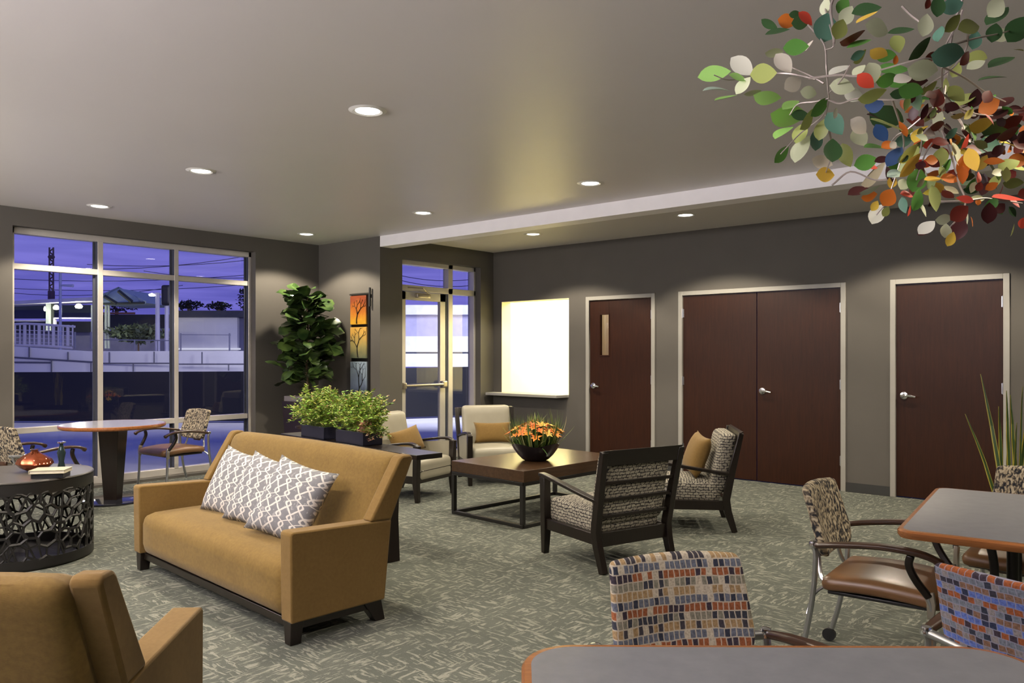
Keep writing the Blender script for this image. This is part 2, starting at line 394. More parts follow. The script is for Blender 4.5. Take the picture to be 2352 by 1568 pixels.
    def pillow(s, w, h, t, n=14):   # in the local xz plane, thickness along y
        for sg in (-1, 1):
            vs = []; fs = []
            for i in range(n+1):
                for j in range(n+1):
                    u = -1+2*i/n; v = -1+2*j/n
                    k = ((1-abs(u)**2.6)*(1-abs(v)**2.6))**.5
                    x = u*w/2*(1-.10*(1-v*v)*u*u)
                    z = v*h/2*(1-.10*(1-u*u)*v*v)
                    rk = .004*sin(17*u+5*v)*(1-k)
                    vs.append((x, sg*(t/2*k+rk*.5*k), z))
            for i in range(n):
                for j in range(n):
                    a = i*(n+1)+j; q = (a, a+n+1, a+n+2, a+1); fs.append(q if sg < 0 else q[::-1])
            s.faces(vs, fs)
        bmesh.ops.remove_doubles(s.bm, verts=s.bm.verts, dist=1e-5); return s
    def leaf(s, base, d, nrm, L, w, curl=.15, fold=.12, shape=0, nseg=6, stemf=0):
        """a leaf blade from base along d, face normal nrm"""
        base = Vector(base); d = Vector(d).normalized(); nrm = Vector(nrm)
        sd = d.cross(nrm)
        if sd.length < 1e-3: sd = d.orthogonal()
        sd.normalize(); up = sd.cross(d).normalized(); vs = []; fs = []
        for i in range(nseg+1):
            t = i/nseg
            if shape == 0: k = sin(pi*t**.85)**.8            # ovate, pointed
            elif shape == 1: k = (.45+.75*t)*sin(pi*min(1, t*.94+.03))**.6  # fiddle
            else: k = (1-t)**.6*min(1, t*8+.25)              # blade
            if t in (0, 1): k = .03
            c = base+d*L*t-up*curl*L*t*t
            vs += [c-sd*w/2*k+up*fold*w*k, c, c+sd*w/2*k+up*fold*w*k]
        for i in range(nseg):
            a = i*3; fs += [(a, a+1, a+4, a+3), (a+1, a+2, a+5, a+4)]
        s.faces(vs, fs); return s
    def build(s, name, mat, parent=None, bevel=0, smooth=35, loc=None, rot=None, attr=False):
        bmesh.ops.recalc_face_normals(s.bm, faces=s.bm.faces) if not attr else None
        me = bpy.data.meshes.new(name)
        if smooth:
            for f in s.bm.faces: f.smooth = True
            for e in s.bm.edges:
                if len(e.link_faces) == 2 and e.calc_face_angle(0) > R(smooth): e.smooth = False
        s.bm.to_mesh(me); s.bm.free()
        if not attr and 'Col' in me.color_attributes: me.color_attributes.remove(me.color_attributes['Col'])
        me.materials.append(mat)
        o = bpy.data.objects.new(name, me); C.objects.link(o)
        if parent: o.parent = parent
        if loc: o.location = loc
        if rot: o.rotation_euler = rot
        if bevel:
            b = o.modifiers.new('bevel', 'BEVEL'); b.width = bevel; b.segments = 2; b.limit_method = 'ANGLE'; b.angle_limit = R(40)
        return o
def tag(o, label=None, cat=None, group=None, kind=None):
    if label: o['label'] = label
    if cat: o['category'] = cat
    if group: o['group'] = group
    if kind: o['kind'] = kind
    return o
def thing(name, label, cat, loc=(0, 0, 0), rz=0, group=None):
    o = bpy.data.objects.new(name, None); C.objects.link(o); o.location = loc; o.rotation_euler = (0, 0, rz); o.empty_display_size = .1
    return tag(o, label, cat, group)
def struct(name, b, m, bevel=0, smooth=35, parent=None):
    o = b.build(name, m, parent, bevel, smooth)
    if not parent: o['kind'] = 'structure'
    return o
def dup(root, loc, rz, label, group=None):
    r = root.copy(); C.objects.link(r); r.location = loc; r.rotation_euler = (0, 0, rz); r['label'] = label
    if group: r['group'] = group
    def rec(src, dst):
        for ch in src.children:
            c = ch.copy(); C.objects.link(c); c.parent = dst; rec(ch, c)
    rec(root, r); return r
def spline(pts, n=6):
    P = [Vector(p) for p in pts]; P = [P[0]*2-P[1]]+P+[P[-1]*2-P[-2]]; out = []
    for i in range(1, len(P)-2):
        for k in range(n):
            t = k/n; a, b, c, d = P[i-1:i+3]
            out.append(.5*((2*b)+(c-a)*t+(2*a-5*b+4*c-d)*t*t+(3*b-a-3*c+d)*t**3))
    out.append(P[-2]); return out

# frame of the photograph for placing far things at a chosen distance: a point seen at (px, py), D metres ahead
YAW = R(40.35); FW = Vector((-sin(YAW), cos(YAW), 0)); RT = Vector((cos(YAW), sin(YAW), 0))
def at(px, py, D): return Vector((0, 0, 1.46))+FW*D+RT*((px-1176)/1806*D)+Vector((0, 0, (811.7-py)/1806*D))

# ================================================================== ROOM
XW, YA, XG, YD = -8.97, 6.48, -7.69, 8.63
X1, Y0 = 4.0, -4.2
b = B(); b.box(XW-.28, X1, Y0, YD+.2, -.12, 0); struct('floor', b, M['carpet'])
b = B(); b.box(XW-.28, XG-.25, Y0-.2, YA+.15, ZC, ZC+.15); b.box(XG-.25, X1+.2, Y0-.2, YD+3.1, ZC, ZC+.15); struct('ceiling', b, M['ceiling'])
b = B(); b.box(XG, X1, YA, YA+.21, 2.807, ZC); struct('trim_1', b, M['beam'])
# wall with the large window
wy0, wy1, wz1 = 2.782, 5.516, 2.755
b = B()
b.box(XW-.28, XW, Y0, wy0, 0, ZC); b.box(XW-.28, XW, wy1, YA+.15, 0, ZC); b.box(XW-.28, XW, wy0, wy1, wz1, ZC); b.box(XW-.28, XW, wy0, wy1, -.1, .03)
struct('wall_left', b, M['wall'])
b = B(); b.box(XW, XG, YA, YA+.15, 0, ZC); struct('wall_alcove', b, M['wall'])
gy0, gy1, gz1 = 6.853, 8.352, 2.70
b = B()
b.box(XG-.25, XG, YA+.15, gy0, 0, ZC); b.box(XG-.25, XG, gy1, YD, 0, ZC); b.box(XG-.25, XG, gy0, gy1, gz1, ZC)
struct('wall_entrance', b, M['wall'])
ops = [(-7.53, -6.32, .87, 2.215), (-6.033, -4.988, 0, 2.215), (-4.662, -2.694, 0, 2.215), (-2.257, -1.214, 0, 2.215)]
b = B(); x = XG-.25
for a, c, z0, z1 in ops:
    b.box(x, a, YD, YD+.2, 0, ZC); b.box(a, c, YD, YD+.2, z1, ZC)
    if z0: b.box(a, c, YD, YD+.2, 0, z0)
    x = c
b.box(x, X1, YD, YD+.2, 0, ZC); struct('wall_back', b, M['wall'])
b = B(); b.box(X1, X1+.2, Y0, YD+.2, 0, ZC); struct('wall_right', b, M['wall'])
b = B(); b.box(XW-.28, X1, Y0-.2, Y0, 0, ZC); struct('wall_front', b, M['wall'])
# baseboards
def base(name, segs):
    b = B()
    for q in segs: b.box(*q, 0, .1)
    struct(name, b, M['baseboard'])
base('baseboard_left', [(XW, XW+.008, Y0, wy0), (XW, XW+.008, wy1, YA)])
base('baseboard_alcove', [(XW, XG, YA-.008, YA)])
base('baseboard_entrance', [(XG, XG+.008, YA, gy0), (XG, XG+.008, gy1, YD)])
base('baseboard_back', [(XG, -6.033, YD-.008, YD), (-4.988, -4.662, YD-.008, YD), (-2.694, -2.257, YD-.008, YD), (-1.214, X1, YD-.008, YD)])

# large window: frame, bars, glass
fx0, fx1 = XW-.20, XW-.10
b = B()
b.box(fx0, fx1, wy0, 2.829, .03, wz1); b.box(fx0, fx1, 5.478, wy1, .03, wz1)
b.box(fx0, fx1, wy0, wy1, 2.69, wz1); b.box(fx0, fx1, wy0, wy1, .03, .11)
win = struct('window_1', b, M['alu'], .004)
b = B()
for a, c in ((3.640, 3.697), (4.506, 4.556)): b.box(fx0, fx1+.002, a, c, .10, 2.70)
for a, c in ((2.325, 2.385), (.635, .695)): b.box(fx0, fx1-.002, wy0+.04, wy1-.05, a, c)
b.build('window_mullion', M['alu'], win, .003)
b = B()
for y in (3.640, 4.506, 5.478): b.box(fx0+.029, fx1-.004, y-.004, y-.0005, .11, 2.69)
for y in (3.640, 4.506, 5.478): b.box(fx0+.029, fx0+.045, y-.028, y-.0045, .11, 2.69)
b.build('side_shade_strip', M['dark_strip'], win)  # dark strips that put shade on one side face of each bar
b = B(); b.box(fx0+.02, fx0+.028, 2.82, 5.49, .09, 2.70); b.build('window_pane', M['glass'], win)

# entrance: glazed door with sidelight and transom
ex0, ex1 = XG-.21, XG-.10
b = B()
b.box(ex0, ex1, gy0, gy0+.06, 0, gz1); b.box(ex0, ex1, gy1-.035, gy1, 0, gz1); b.box(ex0, ex1, gy0, gy1, 2.64, gz1)
b.box(ex0, ex1, 7.80, 7.885, 0, gz1); b.box(ex0, ex1, gy0, gy1, 2.29, 2.37); b.box(ex0, ex1, 7.88, gy1, 0, .10)
fr = struct('window_2', b, M['alu'], .004)
b = B(); b.box(ex0+.02, ex0+.028, gy0+.05, 7.81, 2.36, 2.65); b.box(ex0+.02, ex0+.028, 7.88, gy1-.03, 2.36, 2.65); b.box(ex0+.02, ex0+.028, 7.88, gy1-.03, .09, 2.30)
b.build('window_pane', M['glass'], fr)
b = B(); dx0, dx1 = XG-.17, XG-.118
b.box(dx0, dx1, gy0+.065, gy0+.165, .01, 2.285); b.box(dx0, dx1, 7.655, 7.755, .01, 2.285)
b.box(dx0, dx1, gy0+.065, 7.755, 2.175, 2.285); b.box(dx0, dx1, gy0+.065, 7.755, .01, .24)
dr = struct('door_1', b, M['alu'], .003)
b = B(); b.box(dx0+.02, dx0+.028, gy0+.15, 7.665, .22, 2.19); b.build('door_glass', M['glass'], dr)
b = B(); b.tube([(dx1+.055, gy0+.12, 1.035), (dx1+.055, 7.66, 1.035)], .021, 12); b.rbox(dx1, dx1+.075, 7.64, 7.73, .985, 1.085, .018)
b.rbox(dx1, dx1+.07, gy0+.07, gy0+.13, .99, 1.08, .015); b.build('push_bar', M['bracket'], dr)
b = B(); b.rbox(dx1, dx1+.06, 7.18, 7.42, 2.205, 2.265, .012); b.tube([(dx1+.03, 7.40, 2.27), (dx1+.12, 7.22, 2.33), (ex1, 7.04, 2.335)], .009, 6); b.build('door_closer', M['bracket'], dr)
b = B(); b.box(dx0-.02, dx1+.003, 7.760, 7.795, .01, 2.28); b.build('weather_strip', M['dark_strip'], dr)

# pass-through opening and its ledge
b = B(); b.prism([(-7.69+.002, 8.63), (-7.64, 8.40), (-6.36, 8.40), (-6.325, 8.63)], .862, .90, 'z'); b.box(-7.53, -6.32, 8.62, 8.86, .862, .90)
struct('trim_2', b, M['doorframe'], .004)
b = B(); b.box(-7.534, -7.528, YD+.002, YD+.2, .90, 2.213); b.box(-6.322, -6.316, YD+.002, YD+.2, .90, 2.213); b.box(-7.528, -6.322, YD+.002, YD+.2, 2.207, 2.213); struct('trim_3', b, M['office'])
b = B()
b.box(-7.85, -6.15, 11.5, 11.6, 0, ZC); b.box(-7.94, -7.84, 8.83, 11.6, 0, ZC); b.box(-6.15, -6.05, 8.83, 11.6, 0, ZC)
struct('wall_office', b, M['office'])
b = B(); b.box(-7.94, -4.8, 8.83, 11.6, -.1, 0); struct('floor_office', b, M['office'])
b = B(); b.box(-6.05, -4.8, 10.4, 10.5, 0, ZC); b.box(-4.9, -4.8, 8.83, 10.4, 0, ZC); struct('wall_closet', b, M['vision'])
light('AREA', 'closet_ceiling_lamp', (-5.5, 9.6, 2.8), (0, 0, 0), 15, (1, .82, .56), size=.5)

# interior doors
def lever(parent, x, z, sg):
    b = B(); b.lathe([(.001, 0), (.038, 0), (.040, -.007), (.036, -.014), (.015, -.018), (.015, -.045), (.001, -.045)], 24)
    for v in b.bm.verts: v.co = Vector((v.co.x, v.co.z, v.co.y))
    b.tube(spline([(0, -.042, 0), (.03*sg, -.050, .002), (.08*sg, -.052, -.004), (.115*sg, -.050, -.010)], 4), [.0125]*9+[.010]*4, 10)
    b.build('lever_handle', M['chrome'], parent, loc=(x, YD+.012, z))
def hinge(parent, x, zs):
    for z in zs:
        b = B(); b.tube([(x, YD-.006, z-.055), (x, YD-.006, z+.055)], .008, 8); b.box(x-.016, x+.016, YD+.004, YD+.014, z-.05, z+.05); b.build('hinge', M['steel'], parent)
def doorway(n, a, c, leaves, levers, hinges, vision=None):
    b = B(); w = .052
    b.box(a, a+w, YD-.016, YD+.10, 0, 2.213); b.box(c-w, c, YD-.016, YD+.10, 0, 2.213); b.box(a+w, c-w, YD-.016, YD+.10, 2.163, 2.213)
    fr = struct('door_%d' % n, b, M['doorframe'], .003)
    for (l, r) in leaves:
        b = B()
        if vision:
            v0, v1, z0, z1 = vision
            b.box(l, v0, YD+.012, YD+.056, .012, 2.160); b.box(v1, r, YD+.012, YD+.056, .012, 2.160); b.box(v0, v1, YD+.012, YD+.056, .012, z0); b.box(v0, v1, YD+.012, YD+.056, z1, 2.16)
        else: b.box(l, r, YD+.012, YD+.056, .012, 2.160)
        lf = b.build('door_leaf', M['doorwood'], fr, .002)
        if vision:
            b = B()
            b.box(v0-.012, v0+.004, YD+.006, YD+.06, z0-.012, z1+.012); b.box(v1-.004, v1+.012, YD+.006, YD+.06, z0-.012, z1+.012)
            b.box(v0, v1, YD+.006, YD+.06, z0-.012, z0+.004); b.box(v0, v1, YD+.006, YD+.06, z1-.004, z1+.012); b.build('vision_frame', M['doorwood'], lf)
            b = B(); b.box(v0, v1, YD+.03, YD+.036, z0, z1); b.build('vision_glass', M['glass'], lf)
    for x, sg in levers: lever(fr, x, 1.035, sg)
    for x in hinges: hinge(fr, x, (1.95, 1.13, .32))
doorway(2, -6.033, -4.988, [(-5.979, -5.042)], [(-5.925, 1)], [-5.040], (-5.823, -5.680, 1.436, 1.974))
doorway(3, -4.662, -2.694, [(-4.608, -3.682), (-3.674, -2.748)], [(-3.612, 1)], [-4.612, -2.744])
doorway(4, -2.257, -1.214, [(-2.203, -1.268)], [(-2.130, 1)], [-1.266])

# recessed ceiling lights
where = ['largest recessed ceiling light, above the middle of the tan loveseat, topmost in the photo',
 'round recessed ceiling light between the largest one and the one nearest the big window',
 'small recessed ceiling light at far left, just in front of the big window',
 'glowing recessed ceiling light close above the leafy fig tree in the corner',
 'recessed ceiling light just left of where the white soffit beam begins',
 'recessed ceiling light close in front of the white soffit beam, left of the leaf mobile',
 'recessed ceiling light beyond the soffit beam, above the glass entrance and pass-through',
 'recessed ceiling light beyond the soffit beam, above the double doors']
for i, (x, y) in enumerate(LAMPS):
    t = thing('recessed_downlight', where[i], 'ceiling light', (x, y, ZC), 0, 'recessed downlights in the ceiling')
    b = B(); b.lathe([(.072, .002), (.116, -.001), (.100, -.007), (.090, -.010), (.074, -.004)], 36, ring=True); b.build('trim_ring', M['trim'], t)
    b = B(); b.lathe([(.0005, -.006), (.076, -.004), (.076, 0), (.0005, 0)], 36); b.build('lens', M['frost'], t)

# ================================================================== OUTSIDE
pat = plain('pale_concrete_paving', (.52, .50, .52), .8, var=.1, sc=1.2)
b = B(); b.box(-60, XW-.28, -30, 60, -.16, -.04); b.box(XW-.28, XG-.25, YA+.15, 60, -.16, -.04); struct('ground_patio', b, pat)
def frame_m(px, D):     # a frame standing on the ground that faces the building
    o = at(px, 811.7, D); return Matrix.Translation((o.x, o.y, 0)) @ Matrix.Rotation(YAW, 4, 'Z')
dark = plain('black_slat_fence', (.003, .0035, .006), .5)
def slab(p0, p1, z0, z1, th, b=None):    # vertical wall from p0 to p1 in plan
    b = b or B(); d = (Vector(p1)-Vector(p0)); d.z = 0; n = Vector((-d.y, d.x, 0)).normalized()*th
    q = [Vector(p0), Vector(p1), Vector(p1)+n, Vector(p0)+n]
    zz0 = z0 if isinstance(z0, tuple) else (z0, z0); zz1 = z1 if isinstance(z1, tuple) else (z1, z1)
    z0s = [zz0[0], zz0[1], zz0[1], zz0[0]]; z1s = [zz1[0], zz1[1], zz1[1], zz1[0]]
    return b.hexa([Vector((v.x, v.y, z)) for v, z in zip(q, z0s)]+[Vector((v.x, v.y, z)) for v, z in zip(q, z1s)])
A0, A1, A2 = at(-200, 811.7, 17), at(640, 811.7, 17), at(1180, 811.7, 19)
b = B(); slab(A0, A1, 0, (1.05, 1.075), .12, b); slab(A1, A2, 0, (1.10, 1.16), .12, b); tag(b.build('dark_fence', dark), 'low black slatted fence along the far side of the blue-lit patio', 'fence')
g = G('white_precast_panels'); o = g.sep(g.tc())
white_m = plain('white_precast_panels', (.62, .60, .62), .7, var=.05, sc=1.5)
joint = plain('panel_joint', (.12, .12, .15), .8)
t = thing('platform_wall', 'white panelled retaining wall below the railing of the station platform', 'wall', (0, 0, 0))
b = B(); P0, P1, P2 = at(-120, 811.7, 20), at(190, 811.7, 20), at(660, 811.7, 20.3)
slab(P0, P1, .7, (1.74, 1.52), .3, b); slab(P1, P2, .7, (1.52, 1.53), .3, b); b.build('wall_panel', white_m, t)
b = B()
def jl(px0, py0, px1, py1, D, w=.018):
    p, q = at(px0, py0, D), at(px1, py1, D); b.tube([p, q], w, 4)
for q in [(32, 820, 215, 831), (32, 831.5, 118, 832), (237, 834, 392, 834), (411, 836, 566, 836)]: jl(*q, 19.97)
for x, y0, y1 in [(67, 797, 820), (156, 808, 828), (118, 825, 855), (209, 832, 855), (251, 808, 834), (354, 807, 834), (306, 834, 853), (464, 808, 836), (525, 836, 851)]: jl(x, y0, x, y1, 19.97)
b.build('panel_joint', joint, t)
# platform deck, railing
gal = plain('pale_painted_rail', (.50, .48, .55), .5)
b = B()
rail0 = [(20, 745), (60, 743), (100, 745), (140, 748), (172, 750)]
b.tube([at(x, y, 21) for x, y in rail0], .035, 6); b.tube([at(x, y+47, 21) for x, y in [(20, 745), (60, 746), (100, 747), (140, 750), (166, 752)]], .035, 6)
for i in range(14):
    x = 24+i*11; b.tube([at(x, 746, 21), at(x, 794, 21)], .02 if i % 3 else .04, 4)
for y in (757, 766, 775, 784): b.tube([at(22, y, 21.02), at(168, y+5, 21.02)], .012, 4)
tag(b.build('platform_railing', gal), 'pale steel railing standing on the station platform at far left', 'railing')
b = B()
for x in (172, 209): b.tube([at(x, 762, 21), at(x, 800, 21)], .025, 5)
for x in (415, 527): b.tube([at(x, 765, 21), at(x, 808, 21)], .022, 5)
for x in (309, 362): b.tube([at(x, 780, 21), at(x, 808, 21)], .018, 5)
b.tube([at(237, 780, 21), at(395, 782, 21)], .014, 4); b.tube([at(415, 768, 21), at(530, 769, 21)], .008, 4)
tag(b.build('thin_guard_rail', plain('dull_gray_steel', (.18, .18, .24), .5)), 'thin gray guard rail in front of the hedge and the white box building', 'railing')
# station canopy with lights
t = thing('station_canopy', 'flat white-edged platform canopy on columns with glowing round lamps', 'canopy')
gw = plain('pale_green_steel', (.42, .47, .42), .5)
def qbox(b, px0, px1, py0, py1, D, dep): # a block whose front stands D metres away
    a, c = at(px0, 811.7, D), at(px1, 811.7, D); z0 = 1.46+(811.7-py1)/1806*D; z1 = 1.46+(811.7-py0)/1806*D
    v = [a, c, c+FW*dep, a+FW*dep]; b.hexa([Vector((p.x, p.y, z0)) for p in v]+[Vector((p.x, p.y, z1)) for p in v]); return b
b = B(); p = [at(-40, 694, 23), at(218, 682, 23), at(218, 690, 27), at(-40, 700, 27)]; b.hexa([q-Vector((0, 0, .10)) for q in p]+p); b.build('roof', gal, t)
b = B(); qbox(b, 105, 112, 697, 760, 24.5, .12); qbox(b, 209, 216, 700, 800, 24, .12); b.build('column', gw, t)
b = B(); qbox(b, -30, 110, 735, 738, 24.8, .1); qbox(b, 122, 210, 729, 732, 24.6, .1); qbox(b, 122, 126, 729, 747, 24.6, .1); b.build('cross_beam', gal, t)
for x, y, r in [(129, 706, .09), (181, 703, .11), (103, 709, .035)]:
    b = B(); c = at(x, y, 24.3); b.lathe([(.001, -.07), (r*.8, -.06), (r, 0), (r*.5, .07), (.001, .08)], 16, c); b.build('canopy_lamp', emit('sodium_lamp', (1., .97, .62), 9), t)
b = B(); qbox(b, -60, 216, 700, 728, 28.5, .2); qbox(b, 112, 120, 690, 760, 24.9, .1)
b.build('back_panel', plain('dark_olive_soffit', (.10, .115, .085), .7), t)
t = thing('platform_shelter', 'dark long shelter standing behind the platform railing', 'shelter')
b = B(); qbox(b, -60, 398, 760, 812, 28.2, .3); b.build('low_wall', plain('lavender_low_wall', (.36, .35, .42), .7), t)
b = B(); qbox(b, -60, 212, 738, 762, 27.5, 1.2); b.build('wall_panel', plain('shelter_dark_wall', (.035, .036, .036), .6), t)
b = B(); qbox(b, -60, 100, 712, 731, 27.4, .2); qbox(b, 124, 206, 718, 728, 27.3, .2); b.build('window_band', plain('shelter_glazing', (.03, .035, .07), .3), t)
light('POINT', 'canopy_lamp_light', at(129, 712, 24.0), (0, 0, 0), 60, (1., .95, .7), shadow_soft_size=.1)
light('POINT', 'canopy_lamp_light', at(181, 712, 24.0), (0, 0, 0), 60, (1., .95, .7), shadow_soft_size=.1)
light('AREA', 'added_platform_fill', at(130, 560, 15.5), (R(62), 0, YAW), 75, (1., .94, .95), size=1.5)  # soft fill pair added to brighten the white platform wall
light('AREA', 'added_platform_fill', at(480, 560, 15.5), (R(62), 0, YAW), 75, (1., .94, .95), size=1.5)
# hipped canopy
t = thing('hip_roof_shelter', 'small hipped glass roof shelter seen through the middle window pane', 'shelter')
a_, b_, c_, d_ = at(228, 690, 26), at(332, 695, 26), at(272, 662, 29), at(232, 681, 32)
b = B(); q_ = [at(222, 698, 25), at(333, 695, 25), at(274, 662, 25.8), at(236, 680, 25.8), at(222, 686, 25.6)]; b.faces(q_+[v+FW*2.5 for v in q_], [(0, 1, 2, 3, 4), (9, 8, 7, 6, 5), (0, 5, 6, 1), (1, 6, 7, 2), (2, 7, 8, 3), (3, 8, 9, 4), (4, 9, 5, 0)])
b.tube([at(228, 682, 25), at(273, 662, 26.9), at(332, 694, 24.9)], .06, 5); b.build('roof', plain('green_gray_roof', (.34, .42, .36), .5), t)
b = B()
for p in [(240, 680, 268, 697), (272, 668, 303, 693)]: b.tube([at(p[0], p[1], 24.8), at(p[2], p[3], 24.8)], .06, 4)
b.tube([at(228, 698, 24.8), at(332, 695, 24.8)], .04, 4); b.build('roof_rib', plain('dark_rib', (.03, .035, .025), .5), t)
b = B()
for x in (243, 250): b.tube([at(x, 694, 26), at(x, 800, 26)], .04, 6)
b.build('post', gw, t)
# poles
b = B()
for dx in (-4.5, 4.5):
    b.tube([at(118+dx, 568, 38), at(118+dx, 672, 38)], .04, 4)
for k in range(13):
    y = 570+k*8; b.tube([at(113.5 if k % 2 else 122.5, y, 38), at(122.5 if k % 2 else 113.5, y+8, 38)], .035, 4)
b.tube([at(112, 590, 38), at(124, 590, 38)], .10, 4)
b.tube([at(118, 668, 38), Vector((*at(118, 800, 38).xy, -.04))], .16, 6)
tag(b.build('lattice_mast', plain('rusty_lattice', (.10, .055, .07), .7)), 'tall rusty lattice mast rising behind the left window pane', 'mast')
b = B(); b.tube([at(138.5, 625, 22.5), Vector((*at(138.5, 800, 22.5).xy, -.04))], .04, 8); b.tube([at(141, 655, 22.4), at(168, 656, 22.4)], [.03, .05], 6); tag(b.build('catenary_pole', plain('pale_blue_pole', (.30, .32, .50), .5)), 'slim pale pole with a short side arm beside the lattice mast', 'pole')
t = thing('street_lamp', 'white street lamp with glowing head beyond the middle window pane', 'lamp', (0, 0, 0))
b = B(); b.tube([at(362, 672, 22), Vector((*at(362, 805, 22).xy, -.04))], [.055, .075], 10); b.tube([at(362, 675, 22), at(373, 677, 22)], .03, 6); b.tube([at(362, 674, 22), at(352, 676, 22)], .03, 6); b.build('pole', gal, t)
b = B(); c = at(349, 676, 22); b.lathe([(.001, -.05), (.07, -.045), (.09, 0), (.001, .04)], 16, c); b.build('lamp_head', emit('lamp_head_glow', (1, .96, .8), 12), t)
t = thing('rail_signal', 'black oval rail signal on a pale post beside the street lamp', 'signal')
b = B(); b.tube([at(383, 700, 21.5), Vector((*at(383, 806, 21.5).xy, -.04))], .055, 8); b.build('post', gal, t)
b = B(); mm = Matrix.Translation(at(382, 677, 21.4)) @ Matrix.Rotation(YAW, 4, 'Z'); b.rbox(-.13, .13, -.06, .06, -.29, .27, .125, m=mm); b.build('signal_head', M['plastic'], t)
t = thing('box_building', 'plain white box building seen through the right window pane', 'building')
b = B(); qbox(b, 408, 545, 728, 812, 27, 2.0); b.build('wall_panel', white_m, t)
b = B(); qbox(b, 400, 640, 713, 728, 26.8, 2.6); b.build('roof', plain('dark_roof_edge', (.035, .036, .05), .7), t)
b = B(); qbox(b, 545, 640, 728, 812, 27.2, 2.0); b.build('side_wing', plain('slate_side_wing', (.12, .12, .20), .7), t)
b = B(); qbox(b, 408, 546, 799, 803, 26.8, .3); b.build('light_strip', emit('platform_edge_light', (.9, .88, 1.), .9), t)
def bush(name, label, px, py, D, w, h, n, col, size=.16, cat='tree'):
    b = B(); rnd = random.Random(px*7+py)
    for i in range(n):
        a = rnd.random()*2*pi; r = rnd.random()**.5; z = rnd.uniform(-1, 1); k = (1-z*z)**.5
        p = at(px, py, D)+RT*(r*k*cos(a)*w)+FW*(r*k*sin(a)*w*.5)+Vector((0, 0, z*h))
        b.leaf(p, (rnd.uniform(-1, 1), rnd.uniform(-1, 1), rnd.uniform(-.3, 1)), (rnd.uniform(-1, 1), rnd.uniform(-1, 1), 1), size*rnd.uniform(.7, 1.4), size*.6, nseg=2)
    t = thing(name, label, cat); b.build('foliage', plain('dusk_foliage', col, .8), t, smooth=0)
    b = B(); q = at(px, py, D); b.tube([(q.x, q.y, -.04), (q.x, q.y, q.z-(.2 if cat == 'hedge' else 0))], .03 if cat == 'hedge' else .08, 6); b.build('trunk', M['trunk'], t)
bush('distant_tree', 'dark round tree above the roof of the white box building, left one', 434, 702, 34, .62, .15, 240, (.018, .020, .02))
bush('distant_tree', 'dark ragged trees above the roof of the white box building, middle ones', 503, 704, 34, .55, .16, 240, (.018, .020, .02))
bush('distant_tree', 'dark tree at the right edge of the right window pane', 566, 690, 34, .40, .5, 260, (.018, .020, .02))
bush('distant_hedge', 'low dull green hedge behind the guard rail in the middle window pane', 318, 768, 26, 1.05, .22, 900, (.10, .13, .075), .2, 'hedge')
bush('distant_tree', 'reddish dark trees below the hipped roof in the middle window pane', 268, 708, 34, .9, .14, 200, (.035, .022, .035))
b = B(); qbox(b, 230, 400, 722, 752, 31.5, 1.0); tag(b.build('far_building', plain('dark_far_wall', (.04, .04, .035), .8)), 'long dark building behind the hedge in the middle window pane', 'building')
b = B(); qbox(b, 236, 310, 717, 721.5, 31.45, .03); tag(b.build('orange_ledge', plain('orange_roof_edge', (.25, .10, .05), .8)), 'orange roof edge below the hipped glass roof', 'roof edge')  # narrow orange-brown strip just above the far building
wire_m = plain('black_cable', (.03, .03, .06), .6)
for k, (x0, y0, x1, y1, D) in enumerate([(200, 618, 700, 560, 40), (200, 607, 700, 578, 42), (20, 640, 700, 618, 44), (20, 662, 700, 640, 45), (20, 672, 420, 655, 46), (330, 622, 700, 626, 43), (880, 632, 1120, 650, 40), (880, 622, 1120, 636, 42)]):
    b = B(); pts = []
    for i in range(9):
        u = i/8; p = at(x0+(x1-x0)*u, y0+(y1-y0)*u, D); p.z -= .35*4*u*(1-u); pts.append(p)
    b.tube(pts, .016, 4)
    lab = ['topmost overhead cable crossing the dusk sky behind the middle panes', 'second overhead cable crossing the dusk sky', 'long overhead cable just below the window transom', 'overhead cable above the station canopy', 'lowest overhead cable ending near the street lamp', 'nearly level overhead cable in the right pane', 'upper cable seen through the pane over the glass door', 'lower cable seen through the pane over the glass door'][k]
    tag(b.build('overhead_cable', wire_m), lab, 'cable', 'overhead cables against the dusk sky')
# white banded building beyond the entrance door
t = thing('banded_building', 'bright white banded building beyond the glass entrance door', 'building')
b = B(); qbox(b, 880, 1140, 700, 722, 22.4, 2); qbox(b, 880, 1140, 772, 808, 22, 2); qbox(b, 880, 1140, 812, 842, 21.4, 2); b.build('wall_panel', plain('bright_white_panels', (.80, .80, .82), .6), t)
b = B(); qbox(b, 880, 1140, 722, 772, 22.8, 1.5); b.build('window_band', plain('pale_violet_band', (.45, .43, .62), .5), t)
b = B(); qbox(b, 880, 1140, 808, 812, 22.1, 1.5); b.build('shadow_gap', plain('gray_gap', (.10, .10, .14), .6), t)
light('AREA', 'added_building_fill', at(1010, 600, 16.5), (R(66), 0, YAW), 520, (.92, .92, 1.), size=2.0)  # unseen fill added to brighten the banded building

